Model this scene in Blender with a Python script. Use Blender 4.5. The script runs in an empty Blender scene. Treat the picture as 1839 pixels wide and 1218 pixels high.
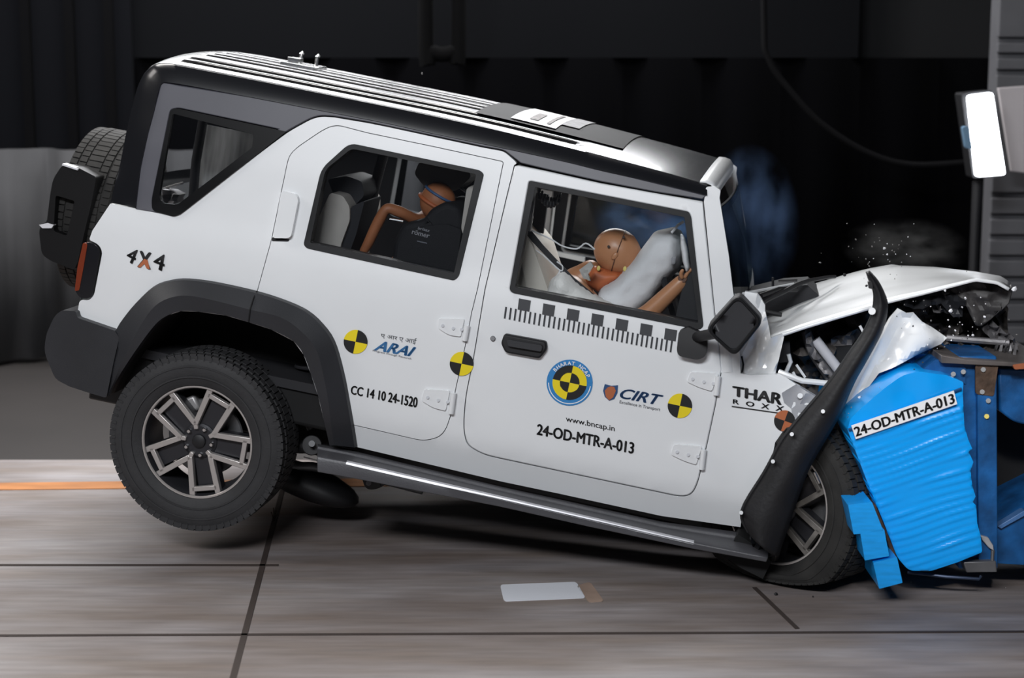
import bpy, bmesh, math, random
from mathutils import Vector, Matrix, noise
from mathutils.geometry import delaunay_2d_cdt
random.seed(7)
sc = bpy.context.scene
COL = sc.collection
R = math.radians
# ------------------------------------------------------------------ camera
F, CX, CY = 3200.0, 919.5, 609.0            # focal length in pixels of a 1839 x 1218 frame
HORIZON = 90.0
TILT = math.atan((CY-HORIZON)/F)
CAMP = Vector((0, 0, 2.19))
cam = bpy.data.cameras.new('camera'); co = bpy.data.objects.new('camera', cam); COL.objects.link(co)
co.location = CAMP; co.rotation_euler = (R(90)-TILT, 0, 0)
cam.sensor_width = 36; cam.lens = F/1839*36; cam.clip_end = 200
cam.dof.use_dof = True; cam.dof.focus_distance = 7.5; cam.dof.aperture_fstop = 1.7
sc.camera = co
sc.view_settings.view_transform = 'Standard'; sc.view_settings.look = 'None'
sc.view_settings.exposure = 0.0; sc.view_settings.gamma = 1
w = bpy.data.worlds.new('world'); sc.world = w; w.use_nodes = True
w.node_tree.nodes['Background'].inputs[0].default_value = (0.75, 0.82, 1, 1)
w.node_tree.nodes['Background'].inputs[1].default_value = 0.05
def area(name, loc, target, sx, sy, power, colr=(1, 1, 1)):
    l = bpy.data.lights.new(name, 'AREA'); l.shape = 'RECTANGLE'; l.size = sx; l.size_y = sy
    l.energy = power; l.color = colr
    o = bpy.data.objects.new(name, l); COL.objects.link(o); o.location = loc
    o.rotation_euler = (Vector(target)-Vector(loc)).to_track_quat('-Z', 'Y').to_euler()
    return o
area('overhead_flood', (-1.5, 9.6, 5.7), (-1.2, 8.6, 0), 4.6, 1.0, 330, (1, 0.98, 0.95))
area('side_flood', (-2.0, -0.8, 6.0), (-0.2, 7.5, 1.0), 4.0, 1.4, 800, (0.94, 0.965, 1))
area('rear_flood', (-1.3, 12.15, 4.1), (-1.0, 8.3, 0.6), 6.0, 0.8, 270, (0.97, 0.98, 1))
area('left_flood', (-5.6, 7.0, 4.8), (-2.2, 7.6, 0.3), 2.0, 1.5, 90, (1, 0.96, 0.92))
_l = bpy.data.lights.new('barrier_spot', 'SPOT'); _l.energy = 900; _l.spot_size = R(11); _l.spot_blend = .6; _l.shadow_soft_size = .25  # unseen spot added to brighten the blue barrier
_o = bpy.data.objects.new('barrier_spot', _l); COL.objects.link(_o); _o.location = (0.6, 0.3, 4.6)
_o.rotation_euler = (Vector((1.68, 7.0, .72))-_o.location).to_track_quat('-Z', 'Y').to_euler()

def ray(px, py):
    return Vector((0, math.cos(TILT), -math.sin(TILT))) + Vector((1, 0, 0))*((px-CX)/F) - Vector((0, math.sin(TILT), math.cos(TILT)))*((py-CY)/F)
def wdepth(px, py, d): return CAMP + ray(px, py)*d
def WY(Y):
    def f(px, py):
        d = ray(px, py); return CAMP + d*(Y/d.y)
    return f
def FL(px, py, z=0.0):
    d = ray(px, py); return CAMP + d*((z-CAMP.z)/d.z)
# ------------------------------------------------------------------ car pose
PSI, TH = R(9.7), R(9.9)
fwd = Vector((math.cos(TH)*math.cos(PSI), -math.cos(TH)*math.sin(PSI), -math.sin(TH)))
left = Vector((math.sin(PSI), math.cos(PSI), 0)); upv = fwd.cross(left)
TYRE_Y = 0.93
ORG = wdepth(350, 797, 7.63) + left*TYRE_Y
MCAR = Matrix((( fwd.x, left.x, upv.x, ORG.x), (fwd.y, left.y, upv.y, ORG.y), (fwd.z, left.z, upv.z, ORG.z), (0, 0, 0, 1)))
MINV = MCAR.inverted()
CL = MINV @ CAMP
ROT = MINV.to_3x3()
def interp(tab, z):
    if z <= tab[0][0]: return tab[0][1]
    for (a, b), (c, d) in zip(tab, tab[1:]):
        if z <= c: return b+(d-b)*(z-a)/(c-a)
    return tab[-1][1]
WT = [(-0.2, .74), (0.05, .79), (0.14, .82), (0.21, .846), (0.26, .855), (0.35, .859), (0.55, .862), (0.68, .861), (0.76, .856), (0.84, .847), (0.91, .834), (0.96, .824), (1.2, .79), (1.5, .735)]
def W(z): return interp(WT, z)
def P(y0):                                      # plane y = y0 of the car
    def f(px, py):
        d = ROT @ ray(px, py); return CL + d*((y0-CL.y)/d.y)
    return f
def S(off=0.0):                                 # the curved flank of the car
    def f(px, py):
        d = ROT @ ray(px, py); y = -0.85
        for _ in range(6):
            p = CL + d*((y-CL.y)/d.y); y = -(W(p.z)+off)
        return CL + d*((y-CL.y)/d.y)
    return f
# ------------------------------------------------------------------ materials
def lin(c): return tuple(((v/255)/12.92 if v/255 <= .04045 else ((v/255+.055)/1.055)**2.4) for v in c)
MATS = {}
def mat(name, rgb, rough=.5, metal=0., coat=0., bump=0., bscale=40., var=0., vscale=6., spec=.5, trans=0., emit=0., stretch=None, alpha=None):
    if name in MATS: return MATS[name]
    m = bpy.data.materials.new(name); m.use_nodes = True; nt = m.node_tree; b = nt.nodes['Principled BSDF']
    c = lin(rgb); b.inputs['Base Color'].default_value = (*c, 1)
    b.inputs['Roughness'].default_value = rough; b.inputs['Metallic'].default_value = metal
    b.inputs['Coat Weight'].default_value = coat; b.inputs['Coat Roughness'].default_value = .08
    b.inputs['Specular IOR Level'].default_value = spec
    if trans: b.inputs['Transmission Weight'].default_value = trans
    if emit:
        b.inputs['Emission Color'].default_value = (*c, 1); b.inputs['Emission Strength'].default_value = emit
    tc = nt.nodes.new('ShaderNodeTexCoord'); mp = nt.nodes.new('ShaderNodeMapping'); nt.links.new(tc.outputs['Object'], mp.inputs[0])
    if stretch: mp.inputs['Scale'].default_value = stretch
    if var:
        n = nt.nodes.new('ShaderNodeTexNoise'); n.inputs['Scale'].default_value = vscale; n.inputs['Detail'].default_value = 5
        nt.links.new(mp.outputs[0], n.inputs['Vector'])
        r = nt.nodes.new('ShaderNodeValToRGB'); r.color_ramp.elements[0].position = .32; r.color_ramp.elements[1].position = .7
        r.color_ramp.elements[0].color = (*[v*(1-var) for v in c], 1); r.color_ramp.elements[1].color = (*[min(1, v*(1+var)) for v in c], 1)
        nt.links.new(n.outputs['Fac'], r.inputs[0]); nt.links.new(r.outputs[0], b.inputs['Base Color'])
    if bump:
        n = nt.nodes.new('ShaderNodeTexNoise'); n.inputs['Scale'].default_value = bscale; n.inputs['Detail'].default_value = 4
        nt.links.new(mp.outputs[0], n.inputs['Vector'])
        bp = nt.nodes.new('ShaderNodeBump'); bp.inputs['Strength'].default_value = bump; bp.inputs['Distance'].default_value = .01
        nt.links.new(n.outputs['Fac'], bp.inputs['Height']); nt.links.new(bp.outputs[0], b.inputs['Normal'])
    MATS[name] = m; return m
PAINT = mat('white_paint', (236, 238, 240), .32, coat=.7, var=.015, vscale=3)
BLACKP = mat('black_gloss_paint', (22, 23, 27), .27, coat=.15, spec=.35)
GUTTER = mat('grey_satin_trim', (74, 72, 72), .35, coat=.3)
HARDTOP = mat('hardtop_side_plastic', (80, 80, 88), .42, var=.12, vscale=2.5)
PLAST = mat('black_plastic', (40, 41, 45), .5, bump=.08, bscale=300, var=.12, vscale=5)
PLASTD = mat('dark_plastic', (22, 22, 25), .55, var=.15)
VOID = mat('underbody_black', (12, 12, 14), .8)
RUB = mat('rubber', (44, 44, 46), .7, bump=.15, bscale=90, var=.15, vscale=9)
RUBF = mat('dusty_rubber', (34, 33, 32), .85, bump=.15, bscale=90, var=.35, vscale=9)
SEAL = mat('window_seal', (15, 16, 19), .5, spec=.25)
MACH = mat('machined_aluminium', (190, 185, 182), .32, metal=.55)
RIMD = mat('rim_dark_grey', (52, 52, 56), .4, metal=.4)
CHROME = mat('bright_metal', (225, 225, 225), .2, metal=1)
STEEL = mat('bare_steel', (120, 120, 122), .45, metal=.7, var=.2)
ENG = mat('engine_bay_metal', (86, 82, 80), .6, metal=.2, bump=.6, bscale=14, var=.6, vscale=12)
ENG2 = mat('crumpled_grey_metal', (120, 118, 120), .5, metal=.3, bump=.5, bscale=18, var=.4, vscale=10)
CLOTHI = mat('ivory_upholstery', (196, 190, 182), .7, var=.08)
TRIM = mat('dark_interior_trim', (34, 34, 38), .7)
LINER = mat('headliner_grey', (84, 82, 80), .9)
BAG = mat('airbag_fabric', (222, 222, 226), .85, bump=.35, bscale=30, var=.06, vscale=8)
SHIRT = mat('white_cotton_shirt', (232, 230, 228), .9, bump=.4, bscale=60)
SKIN = mat('dummy_vinyl_tan', (182, 128, 92), .38, var=.06, vscale=4)
ORANGE = mat('dummy_orange_rubber', (190, 104, 62), .5, var=.1)
YEL = mat('decal_yellow', (240, 216, 24), .5); BLK = mat('decal_black', (22, 22, 24), .5)
BLU = mat('decal_blue', (48, 132, 196), .5); BLUD = mat('decal_navy', (40, 78, 124), .5); WHT = mat('decal_white', (240, 242, 245), .5)
GRYD = mat('decal_grey', (120, 122, 130), .5); BRN = mat('decal_rust', (178, 100, 62), .5)
BARB = mat('barrier_blue', (14, 156, 238), .38, coat=.3, var=.1, vscale=14, stretch=(1, 1, 7))
FRAMEB = mat('frame_blue_paint', (22, 84, 142), .42, metal=.1, bump=.3, bscale=25, var=.4, vscale=9)
RUSTB = mat('worn_brown_steel', (84, 66, 54), .6, metal=.3, var=.5, vscale=18, bump=.3)
TAIL = mat('tail_lamp_smoked', (24, 24, 28), .2, coat=.8); TAILR = mat('tail_lamp_red', (120, 46, 20), .35)
def glassmat(name, tint, refl=.06):
    m = bpy.data.materials.new(name); m.use_nodes = True; nt = m.node_tree; nt.nodes.clear()
    o = nt.nodes.new('ShaderNodeOutputMaterial'); t = nt.nodes.new('ShaderNodeBsdfTransparent'); g = nt.nodes.new('ShaderNodeBsdfGlossy')
    x = nt.nodes.new('ShaderNodeMixShader'); fr = nt.nodes.new('ShaderNodeFresnel'); fr.inputs[0].default_value = 1.45
    t.inputs[0].default_value = (*tint, 1); g.inputs['Roughness'].default_value = .02
    nt.links.new(fr.outputs[0], x.inputs[0]); nt.links.new(t.outputs[0], x.inputs[1]); nt.links.new(g.outputs[0], x.inputs[2]); nt.links.new(x.outputs[0], o.inputs[0])
    return m
GLASS = glassmat('clear_glass', (.97, .98, .98)); GLASST = glassmat('tinted_glass', (.86, .87, .88)); GLASSW = glassmat('windscreen_glass', (.3, .42, .45))
# ------------------------------------------------------------------ mesh helpers
def mk(name, verts, faces, m, parent=None, smooth=True, bevel=0., seg=2, sub=0, angle=38, mats=None, fmat=None):
    me = bpy.data.meshes.new(name); me.from_pydata([tuple(v) for v in verts], [], faces); me.validate()
    for q in (mats or [m]): me.materials.append(q)
    if fmat:
        for p, i in zip(me.polygons, fmat): p.material_index = i
    o = bpy.data.objects.new(name, me); COL.objects.link(o)
    if parent: o.parent = parent
    if smooth:
        me.shade_smooth(); me.set_sharp_from_angle(angle=R(angle))
    if bevel:
        b = o.modifiers.new('bevel', 'BEVEL'); b.width = bevel; b.segments = seg; b.limit_method = 'ANGLE'; b.angle_limit = R(50); b.harden_normals = False
    if sub:
        s = o.modifiers.new('sub', 'SUBSURF'); s.levels = sub; s.render_levels = sub
    return o
def bmobj(name, bm, m, parent=None, **k):
    bmesh.ops.recalc_face_normals(bm, faces=bm.faces)
    vs = [v.co.copy() for v in bm.verts]; bm.verts.index_update(); fs = [[v.index for v in f.verts] for f in bm.faces]; bm.free()
    return mk(name, vs, fs, m, parent, **k)
def empty(name, label, cat, loc=(0, 0, 0), group=None, mtx=None, kind=None):
    o = bpy.data.objects.new(name, None); COL.objects.link(o); o.location = loc
    if mtx is not None: o.matrix_world = mtx
    o.empty_display_size = .1
    tag(o, label, cat, group, kind); return o
def tag(o, label=None, cat=None, group=None, kind=None):
    if label: o['label'] = label
    if cat: o['category'] = cat
    if group: o['group'] = group
    if kind: o['kind'] = kind
    return o
def struct(o): o['kind'] = 'structure'; return o
def rnd(pts, default=0, n=5, closed=True):
    out = []; N = len(pts)
    for i, p in enumerate(pts):
        r = p[2] if len(p) > 2 else default
        c = Vector(p[:2])
        if r <= 0 or (not closed and i in (0, N-1)): out.append(tuple(c)); continue
        a = Vector(pts[i-1][:2]); b = Vector(pts[(i+1) % N][:2])
        ra = min(r, (a-c).length*.49); rb = min(r, (b-c).length*.49)
        A = c+(a-c).normalized()*ra; B = c+(b-c).normalized()*rb
        for k in range(n+1):
            t = k/n; out.append(tuple(A*(1-t)**2+c*2*t*(1-t)+B*t*t))
    return out
def inpoly(x, y, poly):
    c = False; j = len(poly)-1
    for i in range(len(poly)):
        xi, yi = poly[i]; xj, yj = poly[j]
        if (yi > y) != (yj > y) and x < (xj-xi)*(y-yi)/(yj-yi)+xi: c = not c
        j = i
    return c
def sarea(p): return sum(p[i-1][0]*p[i][1]-p[i][0]*p[i-1][1] for i in range(len(p)))/2
def inset(poly, d):
    s = 1 if sarea(poly) > 0 else -1; N = len(poly); out = []
    for i in range(N):
        a = Vector(poly[i-1]); c = Vector(poly[i]); b = Vector(poly[(i+1) % N])
        if (c-a).length < 1e-6 or (b-c).length < 1e-6: out.append(tuple(c)); continue
        n1 = Vector((-(c-a).y, (c-a).x)).normalized()*s; n2 = Vector((-(b-c).y, (b-c).x)).normalized()*s
        n = (n1+n2); n = n.normalized() if n.length > 1e-6 else n1
        k = max(.5, n.dot(n1)); out.append(tuple(c+n*(d/k)))
    return out
def densify(poly, step):
    out = []
    for i in range(len(poly)):
        a = Vector(poly[i]); b = Vector(poly[(i+1) % len(poly)]); n = max(1, int((b-a).length/step))
        for k in range(n): out.append(tuple(a.lerp(b, k/n)))
    return out
def cdt(outline, holes=(), grid=14, rot=0):
    loops = [densify(outline, grid)]+[densify(h, grid) for h in holes]
    vs = []; es = []
    for lp in loops:
        b = len(vs); vs += [Vector(p) for p in lp]; es += [(b+i, b+(i+1) % len(lp)) for i in range(len(lp))]
    xs = [p[0] for p in outline]; ys = [p[1] for p in outline]
    segs = [(Vector(lp[i]), Vector(lp[(i+1) % len(lp)])) for lp in loops for i in range(len(lp))]
    y = min(ys)+grid*.5; row = 0
    while y < max(ys):
        x = min(xs)+grid*(.25 if row % 2 else .75)
        while x < max(xs):
            if inpoly(x, y, loops[0]) and not any(inpoly(x, y, h) for h in loops[1:]):
                if min(edist(x, y, s) for s in segs) > grid*.35: vs.append(Vector((x, y)))
            x += grid
        y += grid; row += 1
    r = delaunay_2d_cdt(vs, es, [], 0, 1e-5)
    V = [tuple(v) for v in r[0]]; Fs = []
    for f in r[2]:
        cx = sum(V[i][0] for i in f)/len(f); cy = sum(V[i][1] for i in f)/len(f)
        if inpoly(cx, cy, loops[0]) and not any(inpoly(cx, cy, h) for h in loops[1:]): Fs.append(list(f))
    return V, Fs, segs
def edist(x, y, s):
    a, b = s; dx = b.x-a.x; dy = b.y-a.y; L = dx*dx+dy*dy
    t = 0 if L == 0 else max(0, min(1, ((x-a.x)*dx+(y-a.y)*dy)/L))
    return math.hypot(a.x+dx*t-x, a.y+dy*t-y)
def panel(name, proj, outline, m, parent=None, holes=(), th=(0, .03, 0), grid=14, bevel=0., disp=None, gap=0., seg=2, smooth=True, angle=38):
    """Plate cut to an outline on a surface, thickened by the vector th."""
    if gap: outline = inset(outline, gap)
    V, Fs, segs = cdt(outline, holes, grid)
    A = [Vector(proj(*v)) for v in V]
    if disp: A = [a+Vector(disp(v[0], v[1], min(edist(v[0], v[1], s) for s in segs))) for a, v in zip(A, V)]
    th = Vector(th)
    # orient: the front must face away from th
    f = Fs[0]; n = (A[f[1]]-A[f[0]]).cross(A[f[2]]-A[f[0]])
    if n.dot(th) > 0: Fs = [f[::-1] for f in Fs]
    N = len(A); edges = {}
    for f in Fs:
        for i in range(len(f)): edges[(f[i], f[(i+1) % len(f)])] = 1
    faces = list(Fs)+[[i+N for i in f[::-1]] for f in Fs]
    for (a, b) in edges:
        if (b, a) not in edges: faces.append([b, a, a+N, b+N])
    return mk(name, A+[a+th for a in A], faces, m, parent, bevel=bevel, seg=seg, smooth=smooth, angle=angle)
def pillow(name, proj, outline, m, parent, thick, axis=(0, 1, 0), back=.6, grid=8, falloff=40., wrinkle=0.):
    V, Fs, segs = cdt(outline, (), grid)
    D = [min(edist(v[0], v[1], s) for s in segs) for v in V]; ax = Vector(axis)
    A = []; B = []
    for v, d in zip(V, D):
        k = math.sqrt(max(0, 1-(1-min(1, d/falloff))**2))
        wv = wrinkle*noise.noise(Vector((v[0]*.05, v[1]*.05, 3.1)))*min(1, d/6)
        p = Vector(proj(*v)); A.append(p-ax*(thick*k+wv)); B.append(p+ax*thick*back*k)
    f = Fs[0]
    if (A[f[1]]-A[f[0]]).cross(A[f[2]]-A[f[0]]).dot(ax) > 0: Fs = [f[::-1] for f in Fs]
    N = len(A); edges = {}
    for f in Fs:
        for i in range(len(f)): edges[(f[i], f[(i+1) % len(f)])] = 1
    rim = {a for (a, b) in edges if (b, a) not in edges}
    ids = {}; verts = list(A)
    for i in range(N):
        if i in rim: ids[i] = i
        else: ids[i] = len(verts); verts.append(B[i])
    faces = list(Fs)+[[ids[i] for i in f[::-1]] for f in Fs]
    return mk(name, verts, faces, m, parent, angle=80)
def resample(pts, n):
    P3 = [Vector(p) for p in pts]; L = [0]
    for a, b in zip(P3, P3[1:]): L.append(L[-1]+(b-a).length)
    out = []; j = 0
    for k in range(n):
        t = L[-1]*k/(n-1)
        while j < len(L)-2 and L[j+1] < t: j += 1
        s = 0 if L[j+1] == L[j] else (t-L[j])/(L[j+1]-L[j]); out.append(P3[j].lerp(P3[j+1], s))
    return out
def smoothline(pts, n=6):
    P = [Vector(p) for p in pts]; out = []
    for i in range(len(P)-1):
        p0 = P[max(0, i-1)]; p1 = P[i]; p2 = P[i+1]; p3 = P[min(len(P)-1, i+2)]
        for k in range(n):
            t = k/n
            out.append(.5*((2*p1)+(p2-p0)*t+(2*p0-5*p1+4*p2-p3)*t*t+(3*p1-p0-3*p2+p3)*t**3))
    out.append(P[-1]); return out
def loft(name, curves, m, parent=None, solid=0., bevel=0., flip=False, angle=38, closed=False, skip=None):
    n = len(curves[0]); V = [p for c in curves for p in c]; Fs = []
    rows = len(curves)
    for r in range(rows if closed else rows-1):
        q = (r+1) % rows
        for i in range(n-1):
            if skip and skip(V[r*n+i]): continue
            f = [r*n+i, r*n+i+1, q*n+i+1, q*n+i]; Fs.append(f[::-1] if flip else f)
    if closed:
        Fs.append([r*n for r in range(rows)]); Fs.append([r*n+n-1 for r in range(rows)][::-1])
    o = mk(name, V, Fs, m, parent, angle=angle)
    if solid:
        s = o.modifiers.new('solid', 'SOLIDIFY'); s.thickness = solid; s.offset = 0
    if bevel:
        b = o.modifiers.new('bevel', 'BEVEL'); b.width = bevel; b.segments = 2; b.limit_method = 'ANGLE'; b.angle_limit = R(50)
    return o
def tubegeo(pts, rad, seg=10, cap=True):
    P = [Vector(p) for p in pts]; rs = rad if isinstance(rad, (list, tuple)) else [rad]*len(P)
    V = []; Fs = []; up = None
    for i, p in enumerate(P):
        t = (P[min(i+1, len(P)-1)]-P[max(i-1, 0)]).normalized()
        if up is None: up = t.orthogonal().normalized()
        up = (up-t*up.dot(t)); up = up.normalized() if up.length > 1e-5 else t.orthogonal().normalized()
        s = t.cross(up)
        for k in range(seg):
            a = 2*math.pi*k/seg; V.append(p+(up*math.cos(a)+s*math.sin(a))*rs[i])
    for i in range(len(P)-1):
        for k in range(seg):
            a = i*seg+k; b = i*seg+(k+1) % seg; Fs.append([a, b, b+seg, a+seg])
    if cap: Fs.append(list(range(seg))[::-1]); Fs.append([(len(P)-1)*seg+k for k in range(seg)])
    return V, Fs
def tube(name, pts, rad, m, parent=None, seg=10, sm=0, **k):
    if sm: 
        rs = rad if isinstance(rad, (list, tuple)) else None
        n0 = len(pts); pts = smoothline(pts, sm)
        if rs: rad = [interp([(i*sm, r) for i, r in enumerate(rs)], j) for j in range(len(pts))]
    V, Fs = tubegeo(pts, rad, seg); return mk(name, V, Fs, m, parent, **k)
def box(name, lo, hi, m, parent=None, bevel=0., mtx=None, seg=2):
    lo = Vector(lo); hi = Vector(hi)
    V = [Vector((x, y, z)) for x in (lo.x, hi.x) for y in (lo.y, hi.y) for z in (lo.z, hi.z)]
    if mtx: V = [mtx @ v for v in V]
    Fs = [[0, 1, 3, 2], [4, 6, 7, 5], [0, 4, 5, 1], [2, 3, 7, 6], [0, 2, 6, 4], [1, 5, 7, 3]]
    return mk(name, V, Fs, m, parent, bevel=bevel, seg=seg, smooth=bool(bevel))
def merge(*geos):
    V = []; Fs = []
    for v, f in geos:
        b = len(V); V += v; Fs += [[i+b for i in q] for q in f]
    return V, Fs
def boxgeo(lo, hi, mtx=None):
    lo = Vector(lo); hi = Vector(hi)
    V = [Vector((x, y, z)) for x in (lo.x, hi.x) for y in (lo.y, hi.y) for z in (lo.z, hi.z)]
    if mtx: V = [mtx @ v for v in V]
    return V, [[0, 1, 3, 2], [4, 6, 7, 5], [0, 4, 5, 1], [2, 3, 7, 6], [0, 2, 6, 4], [1, 5, 7, 3]]
def blob(name, c, r, m, parent=None, rot=None, sub=3, nz=0., nsc=8.):
    bm = bmesh.new(); bmesh.ops.create_icosphere(bm, subdivisions=sub, radius=1)
    mx = Matrix.Translation(c) @ (rot.to_4x4() if rot else Matrix.Identity(4)) @ Matrix.Diagonal((*r, 1))
    for v in bm.verts:
        if nz: v.co *= 1+nz*noise.noise(v.co*nsc+Vector(c)*3)
        v.co = mx @ v.co
    return bmobj(name, bm, m, parent, angle=80)
def lathe(profile, n=64, axis='y', closed=False):
    """profile of (radius, offset along the axis)"""
    V = []; Fs = []; k = len(profile)
    for i in range(n):
        a = 2*math.pi*i/n
        for r, o in profile: V.append(Vector((r*math.cos(a), o, r*math.sin(a))))
    for i in range(n):
        j = (i+1) % n
        for q in range(k if closed else k-1):
            s = (q+1) % k; Fs.append([i*k+q, i*k+s, j*k+s, j*k+q])
    return V, Fs
# ------------------------------------------------------------------ decals and lettering
def decal(name, proj, polys, mats, parent, th=(0, .0006, 0), grid=12):
    """Flat sticker: polys = list of (outline, material index)"""
    V = []; Fs = []; fm = []
    for pl, mi in polys:
        v, f, _ = cdt(pl, (), grid); b = len(V); A = [Vector(proj(*q)) for q in v]
        if f:
            q = f[0]
            if (A[q[1]]-A[q[0]]).cross(A[q[2]]-A[q[0]]).dot(Vector(th)) > 0: f = [x[::-1] for x in f]
        V += A; Fs += [[i+b for i in q] for q in f]; fm += [mi]*len(f)
    return mk(name, V, Fs, None, parent, smooth=False, mats=mats, fmat=fm)
def textgeo(s, bold=0., shear=0., space=1.):
    cu = bpy.data.curves.new('t', 'FONT'); cu.body = s; cu.offset = bold; cu.shear = shear; cu.space_character = space; cu.resolution_u = 4
    o = bpy.data.objects.new('t', cu); COL.objects.link(o); dg = bpy.context.evaluated_depsgraph_get(); dg.update()
    me = bpy.data.meshes.new_from_object(o.evaluated_get(dg))
    V = [v.co.copy() for v in me.vertices]; Fs = [list(p.vertices) for p in me.polygons]
    bpy.data.objects.remove(o); bpy.data.curves.remove(cu); bpy.data.meshes.remove(me)
    return V, Fs
def text(name, s, proj, quad, m, parent, bold=0.01, shear=0., space=1.):
    """Lettering fitted into four corners: top left, top right, bottom right, bottom left"""
    V0, F0 = textgeo(s, 0, shear, space); V = []; Fs = []
    for dx, dy in ((0, 0), (-bold, 0), (bold, 0), (0, bold*.5), (0, -bold*.5)):
        k = len(V); V += [v+Vector((dx, dy, 0)) for v in V0]; Fs += [[i+k for i in f] for f in F0]
    x0 = min(v.x for v in V); x1 = max(v.x for v in V); y0 = min(v.y for v in V); y1 = max(v.y for v in V)
    tl, tr, br, bl = [Vector(q) for q in quad]; out = []
    for v in V:
        u = (v.x-x0)/(x1-x0); t = (v.y-y0)/(y1-y0)
        p = (bl.lerp(br, u)).lerp(tl.lerp(tr, u), t); out.append(proj(*p))
    return mk(name, out, Fs, m, parent, smooth=False)
def arc(cx, cy, r0, r1, a0, a1, n=14):
    A = [(cx+r1*math.cos(R(a)), cy-r1*math.sin(R(a))) for a in [a0+(a1-a0)*i/n for i in range(n+1)]]
    if r0 <= 0: return A+[(cx, cy)]
    return A+[(cx+r0*math.cos(R(a)), cy-r0*math.sin(R(a))) for a in [a1+(a0-a1)*i/n for i in range(n+1)]]
# ================================================================== THE HALL
def floormat():
    m = bpy.data.materials.new('concrete_floor'); m.use_nodes = True; nt = m.node_tree; b = nt.nodes['Principled BSDF']
    tc = nt.nodes.new('ShaderNodeTexCoord')
    def N(scale, sx, sy, det=6):
        mp = nt.nodes.new('ShaderNodeMapping'); mp.inputs['Scale'].default_value = (sx, sy, 1); nt.links.new(tc.outputs['Object'], mp.inputs[0])
        n = nt.nodes.new('ShaderNodeTexNoise'); n.inputs['Scale'].default_value = scale; n.inputs['Detail'].default_value = det; nt.links.new(mp.outputs[0], n.inputs['Vector']); return n
    def ramp(n, p0, c0, p1, c1):
        r = nt.nodes.new('ShaderNodeValToRGB'); e = r.color_ramp.elements; e[0].position = p0; e[1].position = p1; e[0].color = (*lin(c0), 1); e[1].color = (*lin(c1), 1)
        nt.links.new(n.outputs['Fac'], r.inputs[0]); return r
    a = ramp(N(2.2, .5, 2.6), .35, (146, 135, 129), .68, (168, 163, 165))
    c = ramp(N(1.1, .6, 1.2), .42, (205, 197, 192), .62, (255, 255, 255))
    mx = nt.nodes.new('ShaderNodeMix'); mx.data_type = 'RGBA'; mx.blend_type = 'MULTIPLY'; mx.inputs[0].default_value = .8
    nt.links.new(a.outputs[0], mx.inputs[6]); nt.links.new(c.outputs[0], mx.inputs[7])
    d = ramp(N(9, .35, 3), .3, (205, 205, 205), .7, (255, 255, 255))
    m2 = nt.nodes.new('ShaderNodeMix'); m2.data_type = 'RGBA'; m2.blend_type = 'MULTIPLY'; m2.inputs[0].default_value = .7
    nt.links.new(mx.outputs[2], m2.inputs[6]); nt.links.new(d.outputs[0], m2.inputs[7]); nt.links.new(m2.outputs[2], b.inputs['Base Color'])
    b.inputs['Roughness'].default_value = .55
    return m
FLOORM = floormat()
DARKFL = mat('dark_floor_coating', (44, 40, 39), .8, var=.12, vscale=1.2)
YJ = FL(0, 826).y; YB = 12.4
struct(box('floor', (-9, -1.0, -.2), (9, YJ, 0), FLOORM))
struct(box('floor', (-9, YJ, -.2), (9, YB+1.2, -.004), DARKFL))
CURT = mat('grey_curtain', (60, 60, 62), .9, var=.06)
DARKW = mat('dark_wall_panels', (16, 17, 20), .9, var=.15, vscale=.8)
BLKW = mat('black_backdrop', (1, 1, 2), 1., spec=.05)
WALLR = mat('ribbed_grey_wall', (88, 88, 92), .75, var=.08)
def bgx(px, Y=YB): return WY(Y)(px, 300).x
def bgz(py, Y=YB, px=900): return WY(Y)(px, py).z
struct(box('wall_back', (-9, YB+.6, -.1), (9, YB+.75, 6.5), DARKW))
# pleated curtain on the left
cw = []; zt = bgz(268); zb = 0.0
top = []; bot = []
x = -6.2; k = 0
while x < bgx(770):
    y = YB+.12*math.sin(x*9)+.05*math.sin(x*23+1)
    top.append(Vector((x, y, zt))); bot.append(Vector((x, y, zb+.03))); x += .045
cur = loft('curtain', [bot, top], CURT, solid=.01); tag(cur, 'grey pleated curtain along the back of the hall, left of the car', 'curtain')
struct(box('wall_left', (-6.4, 2, -.1), (-6.2, YB+.6, 6.5), DARKW))
# dark panels above the curtain, black drape right of centre
dp = box('blackout_panel', (-6.2, YB+.2, zt-.02), (bgx(232), YB+.28, 6.2), mat('blackout_cloth', (14, 15, 19), .95, spec=.1)); tag(dp, 'dark blackout panel hanging above the grey curtain', 'panel')
for i, px in enumerate((46, 125, 195)):
    x0 = bgx(px); s = box('trim_%d' % (i+1), (x0-.03, YB+.12, zt-.02), (x0+.03, YB+.2, 6.2), mat('seam_black', (6, 6, 8), .9, spec=.1)); struct(s)
bd = [Vector((bgx(232)+i*.08, YB+.3+.05*math.sin(i*.9), 0.03)) for i in range(90)]
dr = loft('black_drape', [bd, [p+Vector((0, 0, bgz(104)-.03)) for p in bd]], BLKW, solid=.01); tag(dr, 'black drape covering the back wall behind the car', 'curtain')
gl = box('wall_beam', (bgx(120), YB+.3, bgz(104)), (bgx(1550), YB+.45, bgz(70)+1.5), mat('dim_beam', (12, 13, 16), .9, spec=.1)); tag(gl, 'dim horizontal beam above the black drape', 'beam')
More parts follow.
